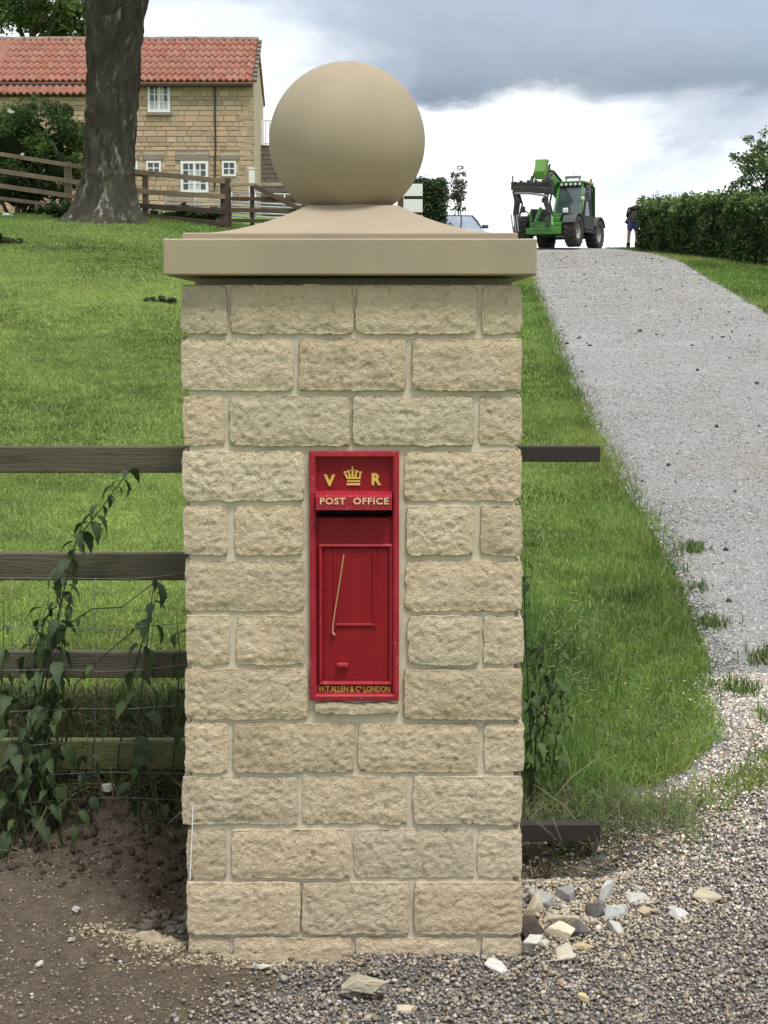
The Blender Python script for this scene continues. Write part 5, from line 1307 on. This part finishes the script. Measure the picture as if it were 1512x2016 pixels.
def right_hedge():
    rng = np.random.default_rng(51)
    pts = [(7.80, 47.4), (8.22, 45.0), (9.12, 41.8), (9.80, 38.6), (11.2, 34.0), (13.2, 28.0)]
    # front foot line, hedge runs off to the right; top heights follow the photograph
    th = thing('hedge', 'long clipped dark green hedge along the right of the drive', 'hedge', (10.2, 38.6, Tz(10.2, 38.6)))
    S = []; seg = [0.0]
    for i in range(1, len(pts)): seg.append(seg[-1] + math.dist(pts[i - 1], pts[i]))
    L = seg[-1]
    def fr_(d):
        x = np.interp(d, seg, [p[0] for p in pts]); y = np.interp(d, seg, [p[1] for p in pts]); e = .05
        dx = np.interp(d + e, seg, [p[0] for p in pts]) - np.interp(d - e, seg, [p[0] for p in pts]); dy = np.interp(d + e, seg, [p[1] for p in pts]) - np.interp(d - e, seg, [p[1] for p in pts])
        n = np.sqrt(dx * dx + dy * dy); return x, y, -dy / n, dx / n          # normal pointing away (behind the front face)
    WD = 1.1
    def top(d): return 1.36 + .052 * d
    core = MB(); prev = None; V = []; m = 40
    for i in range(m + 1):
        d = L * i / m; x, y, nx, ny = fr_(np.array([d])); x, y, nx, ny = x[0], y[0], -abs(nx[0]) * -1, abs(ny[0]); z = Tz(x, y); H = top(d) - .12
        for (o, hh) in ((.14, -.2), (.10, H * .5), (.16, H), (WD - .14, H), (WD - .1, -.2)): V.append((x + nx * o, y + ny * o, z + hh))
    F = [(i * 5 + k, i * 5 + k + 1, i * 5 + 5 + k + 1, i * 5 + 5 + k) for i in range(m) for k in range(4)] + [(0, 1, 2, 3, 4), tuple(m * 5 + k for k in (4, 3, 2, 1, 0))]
    mk('shade_core', V, F, M['hedge_core'], th)  # added dark filling that keeps light from passing through the hedge
    n = 26000; d = L * rng.random(n); f = rng.random(n); x, y, nx, ny = fr_(d); nx, ny = np.abs(nx), np.abs(ny); H = top(d); H = H + .14 * n2(d, d * 0, 1.3, 3) + .13 * n2(d, d * 0, 4.0, 4)
    lob = .0
    front = f < .62; end = f > .94
    h = np.where(front, H * rng.random(n) ** .8, H + rng.normal(0, .06, n)); o = np.where(front, rng.normal(.05, .07, n) + .16 * n2(d, h, 1.9, 7) + .10 * n2(d, h, 4.2, 8), WD * rng.random(n))
    d2 = np.where(end, rng.normal(.02, .06, n), d); xe, ye, nxe, nye = fr_(np.maximum(d2, .06)); x, y, nx, ny = np.where(end, xe, x), np.where(end, ye, y), np.where(end, np.abs(nxe), nx), np.where(end, np.abs(nye), ny)
    h = np.where(end, top(0) * rng.random(n), h); o = np.where(end, WD * rng.random(n), o)
    # shoots standing above the cut
    s = rng.random(n) < .07; h = np.where(s & ~front & ~end, H + .22 * rng.random(n), h)
    px_, py_ = x + nx * o, y + ny * o; pz = T(px_, py_) + h
    new = (1 + .5 * (h > H - .25) + .5 * n2(d, h, 2.4, 9) + .3 * n2(d, h, 6, 10))[:, None]
    col = np.array([.078, .125, .036])[None] * rng.uniform(.65, 1.25, (n, 1)) * new
    V, F, C = leaf_cards(np.stack([px_, py_, pz], 1), .064, col, rng); mk('foliage', V, F, M['leaf'], th, False, C)
right_hedge()
def clipped_bush():
    rng = np.random.default_rng(52); D = 52.0; x0, x1 = at(817, 400, D).x, at(879, 400, D).x; z1 = at(850, 353, D).z; gz = Tz((x0 + x1) / 2, D)
    th = thing('clipped_bush', 'square clipped dark green bush between the ball and the sapling', 'bush', ((x0 + x1) / 2, D, gz))
    b = MB(); b.box(x0 + .1, x1 - .1, D + .1, D + 1.1, gz - .1, z1 - .1, .1); b.build('shade_core', M['hedge_core'], th)  # dark box added inside the leaves to block light
    n = 6500; f = rng.integers(0, 5, n); u, v = rng.random(n), rng.random(n); H = z1 - gz
    x = np.where(f == 3, x0, np.where(f == 4, x1, x0 + (x1 - x0) * u)); y = np.where(f < 2, D, np.where(f == 2, D + 1.2 * v, D + 1.2 * u)); z = np.where(f == 2, z1, gz + H * v)
    P3 = np.stack([x, y, z], 1) + rng.normal(0, .06, (n, 3)) + .10 * np.stack([n2(z, x, 3, 1), n2(z, x, 3, 2), n2(x, z, 3, 5)], 1)
    col = np.array([.055, .09, .032])[None] * rng.uniform(.6, 1.3, (n, 1)) * (1 + .4 * n2(x, z, 3, 8))[:, None]
    V, F, C = leaf_cards(P3, .055, col, rng); mk('foliage', V, F, M['leaf'], th, False, C)
    D = 50.5; c = at(899, 385, D); far_tree('sapling', 'slender grey leaved sapling between the clipped bush and the car', (c.x + .06, D, c.z + .14), (.25, .24, 1.02), 1000, 44, .05, (.095, .105, .075), 44, .03, .32, .2)
    c = at(862, 447, D - .3); bush('low_shrub', 'pale green low shrub under the clipped bush', 'shrub', (c.x, D - .4, c.z - .35), (.75, .35, .45), 1500, 20, .045, (.06, .09, .03), 53)
clipped_bush()

# ================================================================== PARKED CAR (mostly behind the cap)
def car():
    D = 54.5; c = at(893, 447, D); zm = c.z - 1.02
    th = thing('parked_car', 'silver blue car parked behind the sapling with only its screen showing', 'car', (c.x, D, zm), math.radians(8))
    def loft(name, secs, mat, par, smooth=True):
        V = []; 
        for s in secs: V += s
        n = len(secs[0]); F = [(i * n + k, i * n + (k + 1) % n, (i + 1) * n + (k + 1) % n, (i + 1) * n + k) for i in range(len(secs) - 1) for k in range(n)] + [tuple(range(n)), tuple(range((len(secs) - 1) * n, len(secs) * n))[::-1]]
        return mk(name, V, F, mat, par, smooth, None, True)
    def sec(y, w, z0, z1, r): return [(-w, y, z0 + r), (-w + r, y, z0), (w - r, y, z0), (w, y, z0 + r), (w, y, z1 - r), (w - r, y, z1), (-w + r, y, z1), (-w, y, z1 - r)]
    loft('body', [sec(-2.0, .70, .32, .68, .1), sec(-1.85, .84, .25, .80, .1), sec(-1.0, .88, .22, .94, .1), sec(.6, .88, .22, .96, .1), sec(1.75, .86, .25, .94, .1), sec(1.95, .76, .34, .84, .1)], M['carpaint'], th)
    loft('roof', [sec(-.28, .60, 1.36, 1.42, .03), sec(.2, .64, 1.40, 1.47, .03), sec(1.1, .62, 1.38, 1.45, .03), sec(1.35, .56, 1.32, 1.38, .03)], M['carpaint'], th)
    g = MB(); g.add([(-.78, -1.0, .94), (.78, -1.0, .94), (.60, -.26, 1.40), (-.60, -.26, 1.40)], [(0, 1, 2, 3)]); g.build('windscreen', M['carglass'], th, local=True)
    for s in (-1, 1):
        g = MB(); g.add([(s * .80, -.95, .94), (s * .80, 1.5, .94), (s * .60, 1.2, 1.40), (s * .62, -.22, 1.41)], [(0, 1, 2, 3)]); g.build('side_window', M['carglass'], th, local=True)
        p = MB(); p.tube([(s * .80, -1.0, .93), (s * .72, -.62, 1.2), (s * .61, -.25, 1.41)], .03, 6); p.build('pillar', M['mech'], th, True, True)
        m = MB(); m.box(s * .98 - .11, s * .98 + .11, -.86, -.70, .93, 1.06, .03); m.bar((s * .84, -.78, .95), (s * .94, -.78, .98), .05, .05); m.build('wing_mirror', M['plast'], th, local=True)
        l = MB(); l.box(s * .62 - .16, s * .62 + .16, -1.93, -1.82, .62, .75, .03); l.build('headlight', M['lamp'], th, local=True)
        for y in (-1.25, 1.3):
            w = MB(); w.lathe([(.17, -.1), (.30, -.1), (.32, -.06), (.32, .06), (.30, .1), (.17, .1)], 20, 'x', (s * .78, y, .32)); wo_ = w.build('wheel', M['tyre'], th, True, True)
            r = MB(); r.lathe([(.01, s * .09), (.19, s * .09), (.2, 0)], 16, 'x', (s * .78, y, .32)); r.build('rim', M['steel'], wo_, False, True)
    g = MB(); g.add([(-.7, 1.62, .96), (.7, 1.62, .96), (.56, 1.32, 1.36), (-.56, 1.32, 1.36)], [(3, 2, 1, 0)]); g.build('rear_window', M['carglass'], th, local=True)
car()

# ================================================================== TELEHANDLER
def telehandler():
    D = 48.3; c = at(1101, 489, D); zg = Tz(c.x, D) + .03
    th = thing('telehandler', 'green telehandler with raised boom standing on the crest of the drive', 'telehandler', (c.x, D, zg), math.radians(-25)); th.scale = (.92, .92, .92)
    B = lambda b, n, m, p=th, s=False: b.build(n, M[m], p, s, True)
    # wheels
    for (x, y, rad, w) in ((-.88, -1.15, .52, .40), (.88, -1.15, .52, .40), (-.88, 1.2, .52, .40), (.88, 1.2, .52, .40)):
        t = MB(); h = w / 2; t.lathe([(.26, -h * .8), (.36, -h), (.47, -h), (.50, -h * .75), (.505, 0), (.50, h * .75), (.47, h), (.36, h), (.26, h * .8)], 28, 'x', (x, y, rad))
        wh = B(t, 'wheel', 'tyre', th, True)
        l = MB()
        for k in range(18):
            a = 2 * math.pi * k / 18
            for sd in (-1, 1):
                a2 = a + (.17 if sd > 0 else 0); R = Matrix.Rotation(a2, 3, 'X') @ Matrix.Rotation(sd * .45, 3, 'Z'); o = Vector((x + sd * .09, y, rad)) + Matrix.Rotation(a2, 3, 'X') @ Vector((0, 0, .505))
                q = MB(); q.box(-.105, .105, -.028, .028, -.02, .03); l.add([o + R @ Vector(v) for v in q.V], q.F)
        B(l, 'tread', 'tyre', wh)
        s = 1 if x > 0 else -1; r = MB(); r.lathe([(.01, s * .07), (.10, s * .08), (.11, s * .04), (.22, s * .05), (.26, s * .15), (.285, s * .16), (.285, -s * .16)], 24, 'x', (x, y, rad)); B(r, 'rim', 'rim', wh, True)
        f = MB(); n = 9; pl = [(y + .62 * math.cos(a), rad + .60 * math.sin(a)) for a in np.linspace(.45, math.pi - .45, n)]; pl2 = [(y + .57 * math.cos(a), rad + .555 * math.sin(a)) for a in np.linspace(math.pi - .45, .45, n)]
        f.prism(pl + pl2, x - .22, x + .22, 'x'); 
        if not (x < 0 and y < 0): B(f, 'mudguard', 'plast' if s > 0 else 'green')
    # chassis
    c_ = MB(); c_.box(-.55, .60, -1.55, 1.7, .42, .80, .04); c_.box(-.62, .62, -1.72, -1.45, .40, .62, .03); c_.box(-.62, .62, 1.5, 1.9, .45, 1.0, .05); B(c_, 'chassis', 'green')
    a_ = MB(); a_.tube([(-.75, -1.15, .5), (.75, -1.15, .5)], .13, 10); a_.tube([(-.75, 1.2, .5), (.75, 1.2, .5)], .13, 10); a_.box(-.2, .2, -1.35, -.95, .33, .66, .05); B(a_, 'axles', 'mech')
    # front: dark boom well with the green hoop in it
    w_ = MB(); w_.box(-.56, .02, -1.28, -1.2, .78, 1.24, .02); w_.box(-.9, -.5, -.62, -.5, .62, 1.1, .02); B(w_, 'boom_well', 'mech')
    nc = MB(); nc.prism([(-1.30, .98), (-1.30, 1.06), (-.90, 1.12), (-.90, .98)], .02, .62, 'x'); nc.bar((-.58, -1.30, .80), (-.58, -1.15, 1.26), .10, .10, .01); nc.bar((-.60, -1.22, 1.25), (.06, -1.22, 1.22), .09, .07, .01); B(nc, 'nose_cowl', 'green')
    mr2 = MB(); mr2.bar((-.95, -.5, 1.2), (-1.04, -.7, 1.30), .03, .03); mr2.box(-1.12, -.98, -.76, -.70, 1.20, 1.42, .02); B(mr2, 'mirror', 'mech')
    hp = MB(); hp.bar((-.30, -1.62, .78), (-.20, -1.36, 1.30), .10, .10, .01); hp.bar((-.34, -1.62, .80), (.26, -1.62, .72), .10, .09, .01); hp.bar((.30, -1.60, .60), (.14, -1.36, 1.28), .09, .09, .01); hp.box(-.30, .36, -1.74, -1.58, .50, .72, .03); B(hp, 'front_frame', 'green')
    # engine hood on the machine's right
    hd = MB(); hd.prism([(-.45, .82), (-.45, 1.16), (-.25, 1.26), (1.1, 1.34), (1.6, 1.22), (1.6, .82)], -1.0, -.32, 'x'); B(hd, 'engine_hood', 'green')
    vt = MB(); 
    for k in range(6): vt.box(-1.02, -.995, -.2 + k * .22, -.08 + k * .22, .92, 1.14)
    B(vt, 'hood_vents', 'mech')
    el_ = MB(); el_.box(-.05, .50, -1.40, 1.4, .80, .98, .03); B(el_, 'side_deck', 'green')
    # cab
    cab = MB(); xa, xb = .08, 1.0
    corners = {'fl': ((xa, -.86, .98), (xa + .06, -.42, 2.17)), 'fr': ((xb, -.86, .98), (xb - .06, -.42, 2.17)), 'bl': ((xa, .62, .98), (xa + .05, .55, 2.17)), 'br': ((xb, .62, .98), (xb - .05, .55, 2.17))}
    for k, (p, q) in corners.items(): cab.bar(p, q, .075, .075, .01)
    cab.box(xa - .03, xb + .03, -.92, .66, .90, 1.00, .02); cab.box(xa - .02, xb + .02, -.50, .62, 2.15, 2.24, .03)
    cab.bar((xa, -.86, 1.02), (xb, -.86, 1.02), .08, .10, .01)
    co = B(cab, 'cab', 'green')
    g = MB(); g.add([(xa + .05, -.85, 1.06), (xb - .05, -.85, 1.06), (xb - .09, -.44, 2.08), (xa + .09, -.44, 2.08)], [(0, 1, 2, 3)]); B(g, 'windscreen', 'cabglass', co)
    g = MB(); g.add([(xb - .01, -.80, 1.04), (xb - .01, .58, 1.04), (xb - .05, .52, 2.12), (xb - .05, -.38, 2.12)], [(0, 1, 2, 3)]); B(g, 'side_glass', 'cabglass', co)
    g = MB(); g.add([(xa + .01, .58, 1.04), (xa + .01, -.80, 1.04), (xa + .05, -.38, 2.12), (xa + .05, .52, 2.12)], [(0, 1, 2, 3)]); B(g, 'inner_glass', 'cabglass', co)
    g = MB(); g.add([(xb - .05, .60, 1.04), (xa + .05, .60, 1.04), (xa + .09, .55, 2.12), (xb - .09, .55, 2.12)], [(0, 1, 2, 3)]); B(g, 'rear_glass', 'cabglass', co)
    st = MB(); st.box(.32, .78, .05, .45, 1.05, 1.25, .05); st.box(.32, .78, .40, .52, 1.25, 1.78, .05); B(st, 'seat', 'mech', co)
    sw = MB(); sw.tube([(.55, -.55, 1.1), (.55, -.28, 1.42)], .03, 6); sw.lathe([(.16, -.02), (.19, -.02), (.19, .02), (.16, .02), (.16, -.02)], 16, 'z', (.55, -.26, 1.43)); B(sw, 'steering_wheel', 'mech', co)
    sh = MB(); sh.box(xa + .04, xb - .04, -.52, -.47, 2.06, 2.17, .01); B(sh, 'light_bar', 'mech', co)
    for k in range(5):
        lp = MB(); lp.lathe([(.001, -.03), (.045, -.02), (.05, .02)], 10, 'y', (xa + .16 + k * .16, -.53, 2.115)); B(lp, 'work_light', 'lamp', co)
    rk = MB(); rk.box(xa + .22, xb - .14, -.36, -.30, 2.33, 2.42, .01); rk.bar((xa + .25, -.3, 2.24), (xa + .25, -.3, 2.34), .04, .04); rk.bar((xb - .2, -.3, 2.24), (xb - .2, -.3, 2.34), .04, .04); rk.tube([(xa + .34, .2, 2.24), (xa + .33, .22, 2.66)], .008, 4); B(rk, 'roof_rack', 'steel', co)
    bc_ = MB(); bc_.lathe([(.001, .14), (.04, .12), (.045, 0)], 10, 'z', (xb - .05, .50, 2.24)); B(bc_, 'beacon', 'amber', co)
    # door side: dark arch, ladder, door glass frame, mirror
    dr = MB(); dr.tube([(xb + .03, -.55, 1.0), (xb + .06, -.30, 2.0), (xb + .07, .1, 2.14), (xb + .06, .5, 2.05), (xb + .04, .6, 1.05)], .045, 6); dr.box(xb + .01, xb + .05, -.5, .6, .62, 1.08, .02); dr.box(xb - .1, xb + .06, -.42, .55, .52, .60, .02); B(dr, 'door_frame', 'mech', co)
    mr = MB(); mr.bar((xb + .02, -.62, 1.72), (xb + .20, -.72, 1.74), .03, .03); mr.box(xb + .14, xb + .30, -.78, -.70, 1.52, 1.86, .03); B(mr, 'mirror', 'plast', co)
    ml = MB(); ml.lathe([(.001, -.05), (.07, -.03), (.08, .03)], 12, 'y', (xb + .06, -.70, 1.62)); B(ml, 'side_lamp', 'lamp', co)
    hl = MB(); hl.box(.60, .78, -1.50, -1.38, 1.10, 1.26, .02); B(hl, 'headlight', 'lamp', th)
    hm = MB(); hm.box(.55, .92, -1.44, -1.2, 1.02, 1.10, .02); hm.box(.57, .81, -1.42, -1.30, 1.08, 1.29, .02); B(hm, 'headlight_bracket', 'mech', th)
    # boom
    bm = MB(); bm.bar((-.10, 1.75, 1.42), (-.10, -.55, 2.28), .34, .44, .02); bo = B(bm, 'boom', 'green')
    b2 = MB(); b2.bar((-.10, -.4, 2.22), (-.10, -1.50, 2.62), .27, .32, .015); B(b2, 'inner_boom', 'lime', bo)
    hd2 = MB(); hd2.prism([(-1.42, 2.84), (-1.72, 2.86), (-1.86, 2.46), (-1.80, 2.20), (-1.52, 2.30)], -.27, .08, 'x'); hd2.box(-.29, .10, -1.72, -1.42, 2.80, 2.87, .01); B(hd2, 'boom_head', 'lime', bo)
    hc = MB(); hc.bar((-.34, -1.45, 2.72), (-.34, -1.86, 2.1), .05, .05); hc.bar((.14, -1.45, 2.72), (.14, -1.86, 2.1), .05, .05)
    hc.tube([(.17, .8, 1.85), (.17, -.5, 2.30), (.18, -1.2, 2.50), (.16, -1.7, 2.20)], .045, 6); hc.tube([(-.02, -1.5, 2.4), (.25, -1.55, 2.5), (.28, -1.3, 2.42)], .03, 6); B(hc, 'hoses', 'mech', bo)
    ram = MB(); ram.tube([(.02, .9, 1.05), (.02, -.35, 2.0)], .06, 8); B(ram, 'lift_ram', 'steel', bo)
    # carriage with a grab hanging from the head
    YB_ = -1.95; cg = MB()
    cg.bar((-.94, YB_, 2.02), (.30, YB_, 1.98), .20, .18, .02); cg.bar((-.94, YB_ - .05, 1.88), (.36, YB_ - .05, 1.80), .16, .20, .02)
    cg.tube([(-.98, YB_, 1.95), (-.99, YB_, 2.34)], .025, 6); cg.box(-1.02, -.82, YB_ - .1, YB_ + .1, 1.86, 2.14, .02); cg.box(.18, .42, YB_ - .1, YB_ + .1, 1.70, 2.16, .02)
    for k in range(9): cg.box(-.85 + k * .13, -.78 + k * .13, YB_ - .12, YB_ + .06, 1.98 + .03 * (k % 3), 2.12 + .05 * (k % 2), .01)
    cg.bar((-.36, YB_, 2.05), (-.36, -1.75, 2.30), .08, .10); cg.bar((.12, YB_, 2.05), (.12, -1.75, 2.30), .08, .10)
    ca = B(cg, 'carriage', 'mech')
    pl = MB(); pl.bar((-.90, YB_ - .1, 1.76), (-.3, YB_ - .14, 1.72), .06, .07, .01); pl.bar((-.3, YB_ - .14, 1.72), (.30, YB_ - .1, 1.62), .06, .07, .01); B(pl, 'lower_blade', 'steel', ca)
    for (s, xs) in ((-1, (-.90, -.80, -.88, -.80)), (1, (.26, .16, .30, .24))):
        ar = MB(); ar.bar((xs[0], YB_, 1.85), (xs[1], YB_ - .05, 1.50), .18, .16, .02); ar.bar((xs[1], YB_ - .05, 1.52), (xs[2], YB_ + .02, 1.05), .17, .15, .02); ar.bar((xs[2], YB_ + .02, 1.08), (xs[3], YB_ - .05, .62), .13, .12, .02); ar.tube([(xs[0] + .1, YB_ + .08, 1.8), (xs[1] + .12, YB_ + .1, 1.4), (xs[2] + .1, YB_ + .1, 1.0)], .035, 6)
        ar.box(xs[1] - .1, xs[1] + .1, YB_ - .12, YB_ + .06, 1.42, 1.56, .02); B(ar, 'grab_arm', 'mech', ca)
    tn = MB()
    for k in range(3): tn.bar((-1.02 + k * .09, YB_ - .04, 1.06), (-.90 + k * .09, YB_ - .16, .48), .035, .035, .006)
    B(tn, 'tines', 'steel', ca)
telehandler()

# ================================================================== PERSON AT THE HEDGE END
def person():
    D = 48.0; b = at(1246, 494, D); z0 = Tz(b.x, D)
    root = Vector((b.x, D, z0))
    def skin(name, chains, mat, parent, sub=2):
        "chains: list of point lists with radii, first point of the first chain is the root"
        V = []; E = []; R_ = []; key = {}
        for ch in chains:
            prev = None
            for (p, r) in ch:
                k = tuple(round(q, 4) for q in p)
                if k not in key: key[k] = len(V); V.append(p); R_.append(r)
                if prev is not None: E.append((prev, key[k]))
                prev = key[k]
        me = bpy.data.meshes.new(name); me.from_pydata(V, E, []); o = bpy.data.objects.new(name, me); COL.objects.link(o)
        md = o.modifiers.new('s', 'SKIN'); md.use_smooth_shade = True; sv = me.skin_vertices[0].data
        for i, r in enumerate(R_): sv[i].radius = (r, r * .85); sv[i].use_root = (i == 0)
        sb = o.modifiers.new('d', 'SUBSURF'); sb.levels = sub; sb.render_levels = sub
        dg = bpy.context.evaluated_depsgraph_get(); m2 = bpy.data.meshes.new_from_object(o.evaluated_get(dg)); bpy.data.objects.remove(o); bpy.data.meshes.remove(me)
        m2.materials.clear(); m2.materials.append(M[mat]); o = link(name, m2, parent); return o
    th = thing('person', 'person in black top and blue shorts leaning into the hedge end', 'person', root)
    # seen from behind, bending forward and to the right into the hedge; local x right, y away from the camera
    hip = (0, 0, .84); wa = (.03, .05, 1.00); chest = (.10, .14, 1.22); nk = (.16, .20, 1.38); hd = (.20, .25, 1.50)
    LL = [((-.10, .0, .80), .095), ((-.13, .02, .44), .062), ((-.135, .05, .26), .058), ((-.14, .06, .07), .040), ((-.14, -.05, .035), .036)]
    RL = [((.10, .0, .80), .095), ((.115, .02, .44), .062), ((.12, .05, .26), .058), ((.125, .06, .07), .040), ((.125, -.05, .035), .036)]
    LA = [((-.08, .13, 1.28), .062), ((-.14, .20, 1.08), .046), ((-.06, .36, 1.00), .036), ((.02, .46, 1.02), .026)]
    RA = [((.28, .17, 1.28), .062), ((.38, .28, 1.10), .046), ((.40, .46, 1.08), .036), ((.41, .56, 1.10), .026)]
    hand = lambda p, s: [[(p, .026)] + [((p[0] + s * .02 * (k - 1.5), p[1] + .05, p[2] - .01), .011), ((p[0] + s * .022 * (k - 1.5), p[1] + .09 - .008 * abs(k - 1.5), p[2] - .03), .009)] for k in range(4)] + [[(p, .026), ((p[0] - s * .045, p[1] + .03, p[2] + .01), .012)]]
    body = [[(hip, .12), (wa, .095), (chest, .105), (nk, .05), (hd, .095), ((.215, .265, 1.58), .075)], [(hip, .12)] + LL, [(hip, .12)] + RL, [(chest, .105)] + LA, [(chest, .105)] + RA] + hand(LA[-1][0], -1) + hand(RA[-1][0], 1)
    bo = skin('body', body, 'skin', th)
    top = [[(wa, .215), (chest, .225), ((.145, .185, 1.34), .135)], [(wa, .215), ((.015, .03, .92), .20), ((.005, .01, .80), .165)], [(chest, .172), (LA[0][0], .10), (LA[1][0], .08), (LA[2][0], .06)], [(chest, .172), (RA[0][0], .10), (RA[1][0], .08), (RA[2][0], .06)]]
    skin('black_top', top, 'blackcloth', th)
    skin('shorts', [[((0, .01, .94), .17), ((0, 0, .84), .185), ((-.095, 0, .76), .135), ((-.115, .01, .56), .115)], [((0, 0, .84), .185), ((.095, 0, .76), .135), ((.11, .01, .56), .115)]], 'bluecloth', th)
    for L_ in (LL, RL):
        skin('boot', [[(tuple(np.add(L_[2][0], (0, 0, .0))), .075), (L_[3][0], .062), (L_[4][0], .055), ((L_[4][0][0], L_[4][0][1] - .10 + .24, .04), .052)]], 'boot', th)
    skin('hair', [[((.205, .245, 1.52), .107), ((.215, .25, 1.585), .085)]], 'hair', th)
person()
